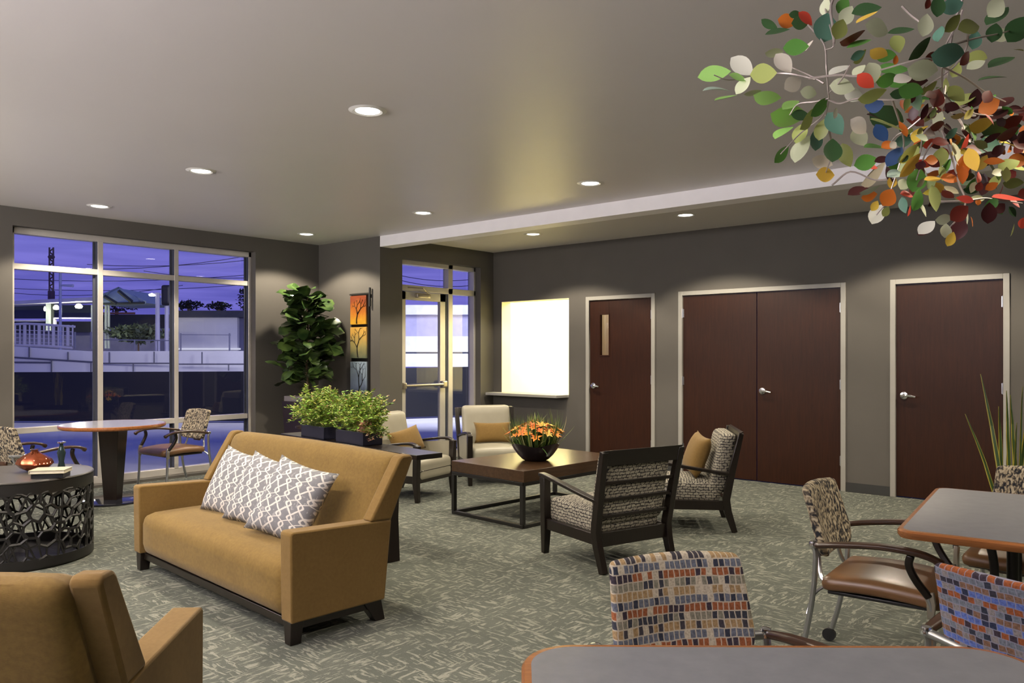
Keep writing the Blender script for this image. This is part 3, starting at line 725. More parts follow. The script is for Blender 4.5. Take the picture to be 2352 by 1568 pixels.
# ================================================================== FURNITURE
# ---- upholstered seating with wrap-around arms (loveseat and club chair)
def upholstered(name, label, cat, loc, rz, hw, arm=.105):
    t = thing(name, label, cat, loc, rz)
    # origin: middle of the front edge on the floor, front faces -y
    seat = B(); seat.rbox(-hw+arm-.01, hw-arm+.01, -.012, .60, .115, .395, .075, .035, 10); seat.build('seat', M['mustard'], t)
    def lean(q):      # back leans away from the sitter and rounds over at the top
        k = (q.z-.36)/.52; q.y += .17*max(0, k)+.0; return q
    bk = B(); bk.rbox(-hw+.075, hw-.075, .475, .625, .30, .885, .055, .012, 12, fn=lean)
    for v in bk.bm.verts:
        if v.co.y < .62: v.co.y -= .012*math.cos(v.co.x/(hw*2)*pi*4)*0
    bk.build('backrest', M['mustard'], t)
    for sx in (-1, 1):
        a = B()
        prof = [(-.012, .118), (.555, .118), (.600, .545), (.50, .552), (-.004, .572), (-.018, .560)]
        a.prism([(y, z) for y, z in prof], sx*(hw-arm), sx*hw, 'x'); a.build('arm', M['tan'], t, .014)
        w = B(); w.prism([(.46, .553), (.601, .547), (.752, .872), (.735, .892), (.675, .890), (.655, .872)], sx*(hw-.085), sx*hw, 'x'); w.build('wing', M['tan'], t, .012)
    b = B(); b.box(-hw+.03, hw-.03, .02, .54, .075, .118); b.build('base_rail', M['espressox'], t, .003)
    for sx in (-1, 1):
        b = B(); x0, x1 = sorted((sx*(hw-.02), sx*(hw-.095)))
        b.hexa([Vector(p) for p in [(x0+.01, -.002, 0), (x1-.01, -.002, 0), (x1-.01, .058, 0), (x0+.01, .058, 0), (x0, -.004, .118), (x1, -.004, .118), (x1, .07, .118), (x0, .07, .118)]]); b.build('leg', M['espresso'], t, .003)
        b = B()
        b.hexa([Vector(p) for p in [(x0+.008, .515, 0), (x1-.008, .515, 0), (x1-.008, .575, 0), (x0+.008, .575, 0), (x0, .43, .118), (x1, .43, .118), (x1, .545, .118), (x0, .545, .118)]]); b.build('leg', M['espresso'], t, .003)
    return t
sr = R(-4.1); FRc = Vector((-3.349, 2.271, 0)); ex = Vector((cos(sr), sin(sr), 0)); ey = Vector((-sin(sr), cos(sr), 0))
so = FRc-ex*1.035+ey*.0
upholstered('loveseat', 'golden tan upholstered loveseat on a dark wood base, with three patterned cushions', 'sofa', so, sr, 1.035)
upholstered('club_chair', 'golden tan club chair seen from behind in the lower left corner', 'chair', (-2.926, 1.103, 0), R(-136.8), .43)

def cushion(label, loc, rot, w, h, t, m, cat='cushion', group=None, name='throw_pillow'):
    b = B(); b.pillow(w, h, t); o = b.build(name, m, None, 0, 0, loc, rot)
    for p in o.data.polygons: p.use_smooth = True
    return tag(o, label, cat, group)
grp = 'patterned cushions on the loveseat'
def soff(x, y, z): v = so+ex*x+ey*y; return (v.x, v.y, z)
cushion('leftmost of the three gray and white looped cushions on the loveseat', soff(-.43, .40, .600), (R(-24), R(6), sr+R(6)), .46, .46, .15, M['loops'], group=grp)
cushion('middle of the three gray and white looped cushions on the loveseat', soff(.04, .355, .605), (R(-27), R(8), sr+R(10)), .46, .46, .15, M['loops'], group=grp)
cushion('front rightmost of the three gray and white looped cushions on the loveseat', soff(.46, .315, .612), (R(-29), R(10), sr+R(14)), .47, .47, .16, M['loops'], group=grp)

# ---- open-arm lounge chairs
def lounge(name, label, loc, rz, fab, slats=True, panel=False, group=None):
    t = thing(name, label, 'chair', loc, rz, group)
    wd = M['espresso']
    for sx in (-1, 1):
        x = sx*.315
        b = B(); b.sweep([(x*.985, -.335, 0), (x, -.320, .18), (x, -.330, .555)], [.045, .058, .058], [.040, .056, .060]); b.build('front_leg', wd, t, .004)
        b = B(); b.sweep([(x*.97, .345, 0), (x*.985, .290, .17), (x, .275, .27), (x*1.03, .320, .50), (x*1.07, .392, .815)], .048, [.045, .060, .062, .055, .040]); b.build('rear_leg', wd, t, .004)
        if panel:
            arm = spline([(x, .33, .485), (x, .10, .530), (x, -.20, .572), (x, -.318, .556), (x, -.345, .49)], 5)
        else:
            arm = spline([(x*1.02, .335, .475), (x*1.03, .20, .492), (x*1.03, -.05, .530), (x*1.02, -.30, .568), (x*1.02, -.375, .572)], 5)
        b = B(); b.sweep(arm, [.052]*len(arm), .026, (1, 0, 0)); b.build('armrest', wd, t, .006)
        b = B(); b.box(x-.016, x+.016, -.31, .28, .182, .258); b.build('side_rail', wd, t, .003)
        if panel:
            b = B(); b.prism([(-.30, .25), (.27, .25), (.30, .478), (.05, .525), (-.30, .555)], x-.014, x+.014, 'x'); b.build('side_panel', fab, t, .004)
    b = B(); b.box(-.30, .30, -.335, -.305, .182, .258); b.build('cross_rail', wd, t, .003); b = B(); b.box(-.30, .30, .262, .294, .165, .262); b.build('cross_rail', wd, t, .003)
    def P(z): # point on the leaning back plane
        return .275+(z-.27)*.215
    b = B(); b.hexa([Vector(p) for p in [(-.33, P(.72)-.012, .72), (.33, P(.72)-.012, .72), (.33, P(.72)+.016, .72), (-.33, P(.72)+.016, .72), (-.345, P(.815)-.010, .818), (.345, P(.815)-.010, .818), (.345, P(.815)+.018, .826), (-.345, P(.815)+.018, .826)]]); b.build('top_rail', M['espressox'], t, .003)
    if slats:
        for z in (.60, .485, .368):
            b = B(); b.box(-.325, .325, P(z)-.006, P(z)+.010, z-.011, z+.011); b.build('back_slat', M['espressox'], t, .002)
    b = B(); b.rbox(-.285, .285, -.345, .24, .235 if not panel else .20, .405, .045, .028, 8); b.build('seat_cushion', fab, t)
    def ln(q): q.y += (q.z-.27)*.215; return q
    b = B(); b.rbox(-.287, .287, .130, .262, .30, .80 if not panel else .845, .045, 0, 8, fn=ln); b.build('back_cushion', fab, t)
    if panel:
        b = B(); b.rbox(-.289, .289, -.347, .23, .298, .306, .004, 0, 2); b.build('seat_welt', M['espresso'], t)
    return t
lounge('lounge_chair', 'dark wood lounge chair turned away, its slatted back toward the camera', (-3.137, 4.748, 0), R(-107.9), M['maze'])
lounge('lounge_chair', 'dark wood lounge chair with a tan cushion in front of the double doors', (-3.227, 6.138, 0), R(-57), M['maze'])
lounge('leather_armchair', 'cream leather armchair behind the fern planters, left of the glass door', (-6.065, 5.50, 0), R(101), M['cream'], False, True)
lounge('leather_armchair', 'cream leather armchair facing the camera below the bright pass-through', (-6.056, 6.757, 0), R(54.3), M['cream'], False, True)
def local(o, rz, x, y, z): return (o[0]+x*cos(rz)-y*sin(rz), o[1]+x*sin(rz)+y*cos(rz), z)
cushion('tan cushion on the lounge chair in front of the double doors', local((-3.227, 6.138), R(-57), .02, .07, .60), (R(-20), R(5), R(-47)), .40, .36, .15, M['tan'])
cushion('flat tan lumbar cushion on the cream armchair behind the fern planters', local((-6.065, 5.50), R(101), .02, .05, .555), (R(-24), R(-8), R(95)), .46, .27, .13, M['tan'])
cushion('tan lumbar cushion on the cream armchair below the bright pass-through', local((-6.056, 6.757), R(54.3), .03, .05, .545), (R(-20), 0, R(50)), .44, .25, .13, M['tan'])

# ---- coffee table with flower bowl
tr_ = R(-4.5)
t = thing('coffee_table', 'low square-edged brown coffee table on a black metal box frame', 'table', (-4.56, 5.78, 0), tr_)
b = B(); b.box(-.46, .46, -.70, .70, .385, .482); b.build('tabletop', M['coffee'], t, .003)
b = B()
for sy in (-1, 1):
    for z in (.0, .355): b.box(-.45, .45, sy*.69-.018, sy*.69+.018, z, z+.03)
for sx in (-1, 1):
    for z in (.0, .355): b.box(sx*.44-.018, sx*.44+.018, -.69, .69, z, z+.03)
b.build('frame_rail', M['blackmetal'], t, .002)
for sx in (-1, 1):
    for sy in (-1, 1):
        b = B(); b.box(sx*.435-.018, sx*.435+.018, sy*.69-.018, sy*.69+.018, .03, .356); b.build('leg', M['blackmetal'], t, .002)
bc = at(1230, 811.7, 7.22); bz = .483
t = thing('flower_bowl', 'flared black bowl of orange flowers and grassy leaves on the coffee table', 'flower bowl', (bc.x, bc.y, bz), R(40))
b = B(); pr_ = [(.001, 0), (.095, 0), (.122, .012), (.165, .055), (.205, .115), (.232, .168), (.222, .168), (.195, .115), (.122, .04), (.001, .03)]
b.lathe(pr_, 40, sq=None)
for v in b.bm.verts:      # the rim dips between four raised corners
    if v.co.z > .08:
        a = math.atan2(v.co.y, v.co.x); k = (v.co.z-.08)/.09; v.co.z -= .030*k*(.5+.5*cos(4*a)); f = 1+.06*k*-cos(4*a)*1; v.co.x *= f; v.co.y *= f
b.build('bowl', M['bowl_black'], t)
rnd = random.Random(3)
b = B()
for i in range(430):
    a = rnd.uniform(0, 2*pi); r = rnd.uniform(0, .17); out = rnd.uniform(.35, 1.7) if r > .07 else rnd.uniform(.0, .8)
    k = rnd.random(); b.c = [(.10, .17, .03), (.045, .10, .02), (.30, .34, .10), (.45, .43, .20)][0 if k < .35 else 1 if k < .7 else 2 if k < .9 else 3]
    d = (cos(a)*out, sin(a)*out, 1.0)
    b.leaf((cos(a)*r, sin(a)*r, .10), d, (cos(a), sin(a), .6), rnd.uniform(.18, .32), rnd.uniform(.010, .019), rnd.uniform(.1, .75), .2, 2, 6)
tag(b.build('grass_leaves', M['attr_leaf'], t, smooth=0, attr=True), kind='stuff')
for i in range(44):
    a = i*2.399; r = .25*math.sqrt((i+.5)/44); z = .335-.075*(r/.22)**2+rnd.uniform(-.03, .03)
    b = B(); c = Vector((cos(a)*r, sin(a)*r, z)); ax_ = Vector((cos(a)*r*3, sin(a)*r*3, 1)).normalized()
    b.c = (.05, .10, .02); b.tube([(cos(a)*r*.5, sin(a)*r*.5, .12), c-ax_*.02], .003, 5)
    col = rnd.choice([(.85, .22, .02), (.80, .30, .03), (.90, .42, .06), (.78, .16, .02), (.85, .50, .10)])
    n_ = 6
    for k in range(n_):
        b.c = tuple(v*rnd.uniform(.8, 1.15) for v in col)
        an = 2*pi*k/n_+i; s1 = ax_.orthogonal().normalized(); s2 = ax_.cross(s1)
        rr = s1*cos(an)+s2*sin(an); b.leaf(c-ax_*.015, rr*.75+ax_*.75, ax_-rr, rnd.uniform(.045, .066), .026, .5, .1, 0, 4)
    b.build('flower', M['attr_leaf'], t, smooth=0, attr=True)

# ---- console table behind the loveseat, planters on it
cr = R(-7); ZT = .77; LEGX = .80
pa = at(957, 811.7, 5.33)     # near right corner
cc_ = Vector((pa.x, pa.y, 0)); cx_ = Vector((cos(cr), sin(cr), 0)); cy_ = Vector((-sin(cr), cos(cr), 0))
ctr = cc_-cx_*1.0+cy_*.11
t = thing('console_table', 'narrow dark console table behind the loveseat carrying the fern planters', 'table', ctr, cr)
b = B(); b.box(-1.0, 1.0, -.11, .11, ZT-.035, ZT); b.build('tabletop', M['espressox'], t, .003)
for sx in (-1, 1):
    b = B(); b.sweep([(sx*.70, -.13, 0), (sx*.655, -.08, .30), (sx*.60, -.02, ZT-.035)], [.095, .060, .045], [.12, .08, .08], (1, 0, 0)); b.build('leg', M['espresso'], t, .004)
b = B(); b.box(-.60, .60, -.05, -.02, .50, .54); b.build('stretcher', M['espressox'], t, .003)
def conp(x, y, z): v = ctr+cx_*x+cy_*y; return Vector((v.x, v.y, z))
def fern(n, pts, spread, rise, seed, cols, L=(.016, .030)):
    b = B(); r_ = random.Random(seed)
    for i in range(n):
        p0 = Vector(r_.choice(pts))+Vector((r_.uniform(-.05, .05), r_.uniform(-.03, .03), 0))
        a = r_.uniform(0, 2*pi); o = r_.random()**.7*spread; h = rise*r_.uniform(.45, 1.)*(1-.35*(o/spread)**2)
        tip = p0+Vector((cos(a)*o*1.25, sin(a)*o*.7, h)); 
        if o > spread*.75: tip.z -= r_.uniform(0, .12)
        mid = p0.lerp(tip, .5)+Vector((0, 0, .05)); st = spline([p0, mid, tip], 5)
        b.c = (.17, .23, .05); b.tube(st, .0022, 3)
        for k in range(2, len(st)):
            for q in range(7):
                aa = r_.uniform(0, 2*pi); d = Vector((cos(aa), sin(aa), r_.uniform(-.1, .9))); c = list(r_.choice(cols)); 
                if k > len(st)-3 and r_.random() < .10: c = (.50, .36, .20)
                b.c = tuple(v*r_.uniform(.7, 1.25) for v in c)
                b.leaf(st[k]+Vector((r_.uniform(-.01, .01),)*3), d, (r_.uniform(-1, 1), r_.uniform(-1, 1), 1), r_.uniform(*L)*1.2, r_.uniform(.009, .014), .2, .1, 0, 2)
    return b
ycols = [(.24, .37, .045), (.33, .46, .07), (.15, .25, .035), (.40, .48, .11)]
def planter(label, x0, x1, y, seed, tuft=False):
    xm = (x0+x1)/2; hw_ = (x1-x0)/2; o = conp(xm, y, ZT+.001)
    t = thing('planter_box', label, 'planter', o, cr, 'fern planters on the console table')
    b = B(); h = .10
    b.box(-hw_, hw_, -.085, .085, 0, .012); b.box(-hw_, hw_, -.085, -.073, 0, h); b.box(-hw_, hw_, .073, .085, 0, h); b.box(-hw_, -hw_+.012, -.085, .085, 0, h); b.box(hw_-.012, hw_, -.085, .085, 0, h)
    b.build('box', M['planter_navy'], t, .003)
    b = B(); b.box(-hw_+.012, hw_-.012, -.073, .073, .07, .085); b.build('soil', M['pot_wood'], t)
    f = fern(175, [(-hw_*.7, 0, .08), (-hw_*.3, 0, .08), (.0, 0, .08), (hw_*.35, 0, .08), (hw_*.65, 0, .08)], .285, .34, seed, ycols)
    tag(f.build('fern_foliage', M['attr_leaf'], t, smooth=0, attr=True), kind='stuff')
    if tuft:
        f = fern(16, [(hw_*.8, -.04, .08)], .08, .11, seed+5, [(.62, .36, .24), (.66, .46, .38), (.55, .30, .16)], (.018, .028)); f.build('pink_flower_tuft', M['attr_leaf'], t, smooth=0, attr=True)
        f = fern(16, [(hw_*1.05, 0, .09)], .10, .14, seed+8, ycols); f.build('side_tuft', M['attr_leaf'], t, smooth=0, attr=True)
planter('right navy planter box with yellow-green fern and a pink flower tuft', -.09, .31, -.015, 21, True)
planter('left navy planter box with yellow-green fern', -.65, -.27, -.015, 22)

# ---- drum table with cut metal sides, things on it
dc = Vector((-6.348, 1.993, 0)); RD = .49; ZD = .605
t = thing('drum_table', 'round dark metal drum side table with cut lattice sides', 'table', dc)
b = B(); b.lathe([(.001, ZD), (RD-.006, ZD), (RD, ZD-.006), (RD, ZD-.012), (RD-.01, ZD-.016), (.001, ZD-.016)], 72); b.build('tabletop', M['drum_top'], t)
b = B(); b.lathe([(RD-.002, ZD-.016), (RD-.002, ZD-.092), (RD-.016, ZD-.092), (RD-.016, ZD-.016)], 72, ring=True); b.lathe([(RD, .012), (RD, .078), (RD-.016, .078), (RD-.016, .012)], 72, ring=True); b.build('band', M['drum'], t)
b = B(); b.lathe([(.001, 0), (RD-.012, 0), (RD-.012, .012), (.001, .012)], 72); b.build('base_plate', M['drum'], t)
r_ = random.Random(11); per_ = 2*pi*RD; pts2 = []; nx, nz = 34, 5; z0_, z1_ = .078, ZD-.092
for i in range(nx):
    for j in range(-1, nz+1):
        pts2.append(((i+r_.uniform(.05, .95))*per_/nx, z0_+(j+r_.uniform(.05, .95))*(z1_-z0_)/nz))
allp = [Vector((x+k*per_, z)) for k in (-1, 0, 1) for x, z in pts2 if -.4 < x+k*per_ < per_+.4]
vv_, ee_, ff_, *_ = geometry.delaunay_2d_cdt(allp, [], [], 0, 1e-5)
cen = [sum((vv_[i] for i in f), Vector((0, 0)))/3 for f in ff_]; adj = {}
for fi, f in enumerate(ff_):
    for k in range(3): adj.setdefault(tuple(sorted((f[k], f[(k+1) % 3]))), []).append(fi)
b = B()
for e, fs in adj.items():
    if len(fs) != 2: continue
    p, q = cen[fs[0]], cen[fs[1]]; m_ = (p+q)/2
    if not (0 <= m_.x < per_): continue
    if (p.y < z0_ and q.y < z0_) or (p.y > z1_ and q.y > z1_): continue
    zc = lambda z: min(z1_+.01, max(z0_-.01, z))
    w_ = r_.uniform(.006, .0125); L_ = []
    for u in (0, .5, 1):
        c = p.lerp(q, u); a = c.x/RD; L_.append((cos(a)*(RD-.009), sin(a)*(RD-.009), zc(c.y)))
    b.tube(L_, w_, 5)
for i in range(46):
    a0 = r_.uniform(0, 2*pi); da = r_.uniform(-.42, .42); b.tube([(cos(a0+da*u)*(RD-.009), sin(a0+da*u)*(RD-.009), z0_-.005+(z1_-z0_+.01)*u) for u in (0, .2, .4, .6, .8, 1)], r_.uniform(.005, .009), 5)
b.build('lattice', M['drum'], t)
def ontop(px, py, D=None):
    d = Vector((0, 0, 0)); D = (1.46-ZD)*1806/(py-811.7); v = at(px, py, D); return (v.x, v.y, ZD+.001)
p = ontop(80, 1082)
t = thing('amber_gourd', 'amber and gold glass gourd ornament on the drum table', 'ornament', p, R(30))
b = B(); b.lathe([(.001, 0), (.05, .002), (.10, .025), (.130, .055), (.118, .085), (.075, .115), (.035, .135), (.022, .150), (.024, .158), (.001, .158)], 40)
for v in b.bm.verts:
    a = math.atan2(v.co.y, v.co.x); k = 1+.05*cos(7*a); v.co.x *= k*1.0; v.co.y *= k*.8
b.build('body', M['amber'], t)
b = B()
for k in range(7):
    a = 2*pi*k/7; b.leaf((cos(a)*.008, sin(a)*.008, .150), (cos(a), sin(a), .6), (cos(a), sin(a), 1), .04, .02, .3, .1, 0, 3)
b.build('leaf_crown', M['bowl_black'], t, smooth=0)
p = ontop(117, 1095)
t = thing('closed_book', 'cream book lying on top of a flat black box on the drum table', 'book', p, R(52))
b = B(); b.box(-.10, .10, -.075, .075, 0, .0315); tag(b.build('black_box', M['bowl_black'], None, .002, loc=p, rot=(0, 0, R(52))), 'flat black box under the cream book on the drum table', 'box')
b = B(); b.box(-.112, .112, -.085, .085, .0325, .036); b.box(-.112, .112, -.085, .085, .053, .057); b.box(-.112, -.108, -.085, .085, .036, .053); b.build('cover', plain('cream_cover', (.42, .38, .27), .4), t, .001)
b = B(); b.box(-.106, .108, -.081, .081, .0362, .0528); b.build('pages', plain('paper_pages', (.6, .56, .45), .8), t)
p = ontop(141, 1075)
t = thing('glass_figurine', 'slender dark glass bottle figurine standing behind the book on the drum table', 'ornament', p, R(20))
b = B(); b.lathe([(.001, 0), (.022, 0), (.026, .012), (.018, .05), (.024, .085), (.030, .115), (.018, .150), (.011, .175), (.013, .185), (.001, .185)], 24); b.build('body', plain('smoky_teal_glass', (.035, .06, .065), .08, metal=.5), t)
b = B(); b.lathe([(.001, .185), (.028, .187), (.030, .197), (.001, .201)], 20); b.build('cap', M['chrome'], t)

# ---- guest chairs
def guest(label, loc, rz, fabric, group=None, caster=True):
    t = thing('guest_armchair', label, 'chair', loc, rz, group); st = M['steel']; aw = M['arm_wood']
    for sx in (-1, 1):
        x = sx*.275
        b = B(); b.tube(spline([(x, .235, .598), (x, .225, .56), (x, .235, .40), (x, .268, .20), (x, .305, .065)], 5), .0125, 10); leg = b.build('rear_leg', st, t)
        if caster:
            b = B(); b.tube([(x-.012, .318, .032), (x+.012, .318, .032)], .032, 18); b.tube([(x, .305, .07), (x, .305, .04)], .010, 8); b.build('caster', M['plastic'], leg)
        b = B(); b.lathe([(.001, -.018), (.018, -.012), (.020, 0), (.016, .014), (.001, .018)], 16, (x, .235, .606)); b.build('joint_cap', M['chrome'], t)
        b = B(); b.tube(spline([(x, -.225, .455), (x, -.238, .40), (x, -.245, .20), (x, -.262, .0)], 5), .0125, 10); b.build('front_leg', st, t)
        path = spline([(x*1.02, .225, .604), (x*1.06, .12, .624), (x*1.10, -.04, .643), (x*1.10, -.17, .640), (x*1.08, -.245, .622), (x*1.07, -.285, .597)], 5)
        n_ = len(path); b = B(); b.sweep(path, [.030+.020*sin(pi*i/(n_-1)) for i in range(n_)], [.024]*(n_-4)+[.030, .034, .034, .026], (1, 0, 0)); b.build('armrest', aw, t, .008)
        sup = spline([(x*1.08, -.165, .625), (x*1.08, -.158, .58), (x*1.06, -.185, .52), (x*1.01, -.232, .455)], 5)
        b = B(); b.sweep(sup, .026, [.030]*len(sup), (1, 0, 0)); b.build('arm_support', M['espresso'], t, .006)
        b = B(); b.sweep([(x*1.0, -.228, .475), (x, -.238, .43), (x, -.236, .37)], [.020, .022, .026], [.040, .034, .026], (1, 0, 0)); b.build('bracket', M['bracket'], t, .003)
        b = B(); b.tube(spline([(sx*.20, .17, .425), (sx*.185, .225, .44), (sx*.150, .250, .54), (sx*.140, .268, .60)], 4), .010, 8); b.build('back_upright', st, t)
        b = B(); b.tube([(x*1.03, .232, .602), (sx*.10, .262, .592)], .0145, 12); b.build('back_crossbar', st, t); b = B(); b.tube(spline([(x, .262, .29), (sx*.24, .245, .37), (sx*.20, .20, .415)], 3), .007, 6); b.build('side_stretcher', st, t)
    b = B(); b.rbox(-.248, .248, -.275, .215, .395, .462, .032, .014, 8, fn=lambda q: Vector((q.x, q.y, q.z+.010*cos(q.y*8)-.02*max(0, -q.y-.18)*2))); b.build('seat', M['vinyl'], t)
    b = B(); b.box(-.22, .22, -.24, .19, .382, .398); b.build('seat_pan', M['plastic'], t, .004)
    def bend(q):
        k = (q.z-.70)/.16; q.x *= 1-.045*k-(.45*max(0, -k-.45)**1.5 if k < -.45 else 0); q.y += .232+.30*(q.z-.545)+.10*(q.x/.22)**2*-.35; q.z += .012*(1-(q.x/.24)**2)*(1 if k > 0 else -1.6); return q
    b = B(); b.rbox(-.222, .222, -.022, .022, .545, .838, .020, 0, 10, fn=bend); b.build('back_pad', fabric, t)
    b = B(); b.rbox(-.06, .06, .252, .276, .505, .545, .010, 0, 4); b.build('back_bracket', M['arm_wood'], t)
    return t
M['squares_dark'] = squares('dusky_squares_fabric', False, .7)
guest('guest armchair in a gray-tan woven back and caramel seat, left of the square gray table', (-1.03, 3.84, 0), R(93), M['woven'])
guest('guest armchair with a bright multicolour squares back, tucked behind the nearest gray table', (-.936, 1.976, 0), R(54.4), M['squares'])
guest('guest armchair with a blue and rust squares back, cropped by the right edge', (-.254, 2.795, 0), R(159), M['squares_back'])
guest('guest armchair at the far side of the square gray table, below the snake plant', (-.58, 4.75, 0), R(-4), M['woven'])
guest('guest armchair at the right of the round window table, facing it', (-8.25, 4.10, 0), R(4), M['woven'], caster=False)
guest('guest armchair left of the round window table, half hidden behind the drum table', (-7.67, 2.545, 0), R(192), M['woven'], caster=False)

# ---- tables
def gray_table(label, loc, rz, hx, hy, rc, n=10):
    t = thing('gray_table', label, 'table', loc, rz); Z = .745
    def outline(o):
        pts = []
        for cx, cy, a0 in ((hx-rc, hy-rc, 0), (-hx+rc, hy-rc, 90), (-hx+rc, -hy+rc, 180), (hx-rc, -hy+rc, 270)):
            for k in range(n+1):
                a = R(a0+90*k/n); pts.append((cx+(rc+o)*cos(a), cy+(rc+o)*sin(a)))
        return pts
    b = B(); b.prism(outline(-.022), Z-.03, Z+.0005, 'z'); b.build('laminate_top', M['laminate'], t)
    rings = [(-.022, Z), (-.006, Z-.001), (0, Z-.008), (.001, Z-.022), (-.006, Z-.034), (-.024, Z-.038)]
    vs = []; fs = []; o0 = outline(0); N = len(o0)
    for o, z in rings: vs += [(x, y, z) for x, y in outline(o)]
    for k in range(len(rings)-1):
        for i in range(N): fs.append((k*N+i, (k+1)*N+i, (k+1)*N+(i+1) % N, k*N+(i+1) % N))
    fs.append(tuple(range((len(rings)-1)*N, len(rings)*N))[::-1])
    b = B(); b.faces(vs, fs); b.build('wood_edge', M['edge_wood'], t)
    return t
def legs_at(t, pts):
    for x, y in pts:
        b = B(); b.tube([(x, y, .0), (x, y, .71)], .024, 14); b.build('leg', M['blackmetal'], t)
ft = gray_table('nearest gray laminate table with a wood edge along the bottom of the photo', tuple((at(1176, 811.7, 1.405)+RT*.610).xy)+(0,), YAW+R(-.6), .592, .53, .13)
legs_at(ft, [(-.38, -.38), (.38, -.38), (-.30, -.10), (.30, -.10)])
st_ = gray_table('square gray laminate table with a wood edge at the right edge', (-.345, 4.125, 0), R(5.3), .60, .63, .07)
legs_at(st_, [(-.22, -.05), (.26, -.05), (-.22, .25), (.26, .25)])
b = B(); b.sweep(spline([(-.36, -.10, .705), (-.32, -.10, .66), (-.29, -.10, .56), (-.285, -.10, .40), (-.285, -.10, .02)], 5), .034, .034, (0, 1, 0)); b.build('curved_brace', M['blackmetal'], st_, .006)
# round window table
t = thing('cafe_table', 'round pale-topped table with a dark tapered pedestal by the big window', 'table', (-8.05, 3.375, 0))
b = B(); b.lathe([(.001, .768), (.468, .768), (.468, .740), (.001, .740)], 64); b.build('tabletop', M['laminate_light'], t)
b = B(); b.lathe([(.466, .7685), (.480, .762), (.482, .745), (.473, .732), (.453, .732), (.466, .741)], 64, ring=True); b.build('wood_edge', M['edge_wood'], t)
b = B()
for k in range(1): b.hexa([Vector(p) for p in [(-.062, -.062, .02), (.062, -.062, .02), (.062, .062, .02), (-.062, .062, .02), (-.100, -.100, .735), (.100, -.100, .735), (.100, .100, .735), (-.100, .100, .735)]])
o = b.build('pedestal', M['espresso'], t, .004); o.rotation_euler = (0, 0, YAW)
b = B(); b.lathe([(.001, .022), (.29, .022), (.31, .016), (.31, 0), (.001, 0)], 64); b.build('base_disc', plain('gloss_black_base', (.012, .012, .016), .1), t)

# ---- corner fiddle-leaf fig
ft_ = Vector((-8.42, 5.90, 0))
t = thing('fiddle_leaf_fig', 'tall fiddle-leaf fig tree in a dark planter in the corner', 'potted tree', ft_)
b = B(); b.hexa([Vector(p) for p in [(-.17, -.17, 0), (.17, -.17, 0), (.17, .17, 0), (-.17, .17, 0), (-.22, -.22, .86), (.22, -.22, .86), (.22, .22, .86), (-.22, .22, .86)]]); o = b.build('planter', M['pot_wood'], t, .004)
b = B(); b.box(-.20, .20, -.20, .20, .86, .925); b.build('rim', M['gold_pot'], o, .004)
b = B(); tp = spline([(.0, 0, .90), (.015, .01, 1.05), (-.005, 0, 1.25), (.02, .01, 1.6), (.01, 0, 2.0), (.02, 0, 2.25)], 6); b.tube(tp, [.020-.0005*i for i in range(len(tp))], 8); b.build('trunk', M['trunk'], t)
rnd = random.Random(5)
k_ = 0
prof_ = lambda z: .20+.24*max(0, 1-abs((z-1.55)/.60)**1.6) if z < 1.62 else .10+.34*max(0, 1-((z-1.62)/.72))
placed = 0
while placed < 100:
    z = rnd.uniform(1.13, 2.22); a = k_*2.399+rnd.uniform(-.4, .4); k_ += 1
    rr = prof_(z); r0 = rnd.uniform(.05, .75)*rr; L = rnd.uniform(.20, .29)
    base_ = Vector((cos(a)*r0, sin(a)*r0, z-rnd.uniform(0, .06))); d = Vector((cos(a), sin(a), rnd.uniform(-.15, 1.0)))
    tip = base_+d.normalized()*L
    if tip.x+ft_.x < XW+.03 or tip.y+ft_.y > YA-.03: continue
    b = B(); b.tube([(0.01, 0, base_.z-.05), base_], .004, 4); b.leaf(base_, d, Vector((-cos(a)*.6+rnd.uniform(-.5, .8), -sin(a)*.6-rnd.uniform(-.3, .9), .8)), L, L*.80, rnd.uniform(.0, .35), .10, 1, 7)
    for v in b.bm.verts: v.co.z += .008*sin(v.co.x*60+v.co.y*50)
    b.build('leaf', M['leaf_fig'], t, smooth=60); placed += 1
b = B()
for i in range(190):
    z = rnd.uniform(1.12, 2.25); a = rnd.uniform(0, 2*pi); rr = prof_(z); r0 = rnd.uniform(.0, .6)*rr; L = rnd.uniform(.16, .25)
    base_ = Vector((cos(a)*r0, sin(a)*r0, z)); d = Vector((cos(a), sin(a), rnd.uniform(-.6, .9))); tip = base_+d.normalized()*L
    if tip.x+ft_.x < XW+.03 or tip.y+ft_.y > YA-.03: continue
    b.leaf(base_, d, Vector((rnd.uniform(-1, 1), rnd.uniform(-1.2, .6), .8)), L, L*.75, rnd.uniform(0, .4), .12, 1, 5)
tag(b.build('inner_leaves', M['leaf_fig'], t, smooth=60), kind='stuff')
# ribbed vase on a narrow stand beside the planter
t = thing('ribbed_vase', 'ribbed dark vase beside the fig planter, behind the fern', 'vase', tuple(at(703, 811.7, 8.9).xy)+(0,))
b = B(); b.lathe([(.001, 0), (.12, 0), (.12, .02), (.02, .04), (.02, .60), (.12, .62), (.12, .64), (.001, .64)], 24); b.build('stand', M['pot_wood'], t)
b = B(); pf = [(.001, .641)]
for i in range(29): z = .641+i*.0105; pf.append((.045+.028*sin(pi*i/28)+(.010 if i % 4 < 2 else 0), z))
pf.append((.001, z)); b.lathe(pf, 28); b.build('vase', plain('ribbed_bronze_glaze', (.07, .06, .05), .25), t)

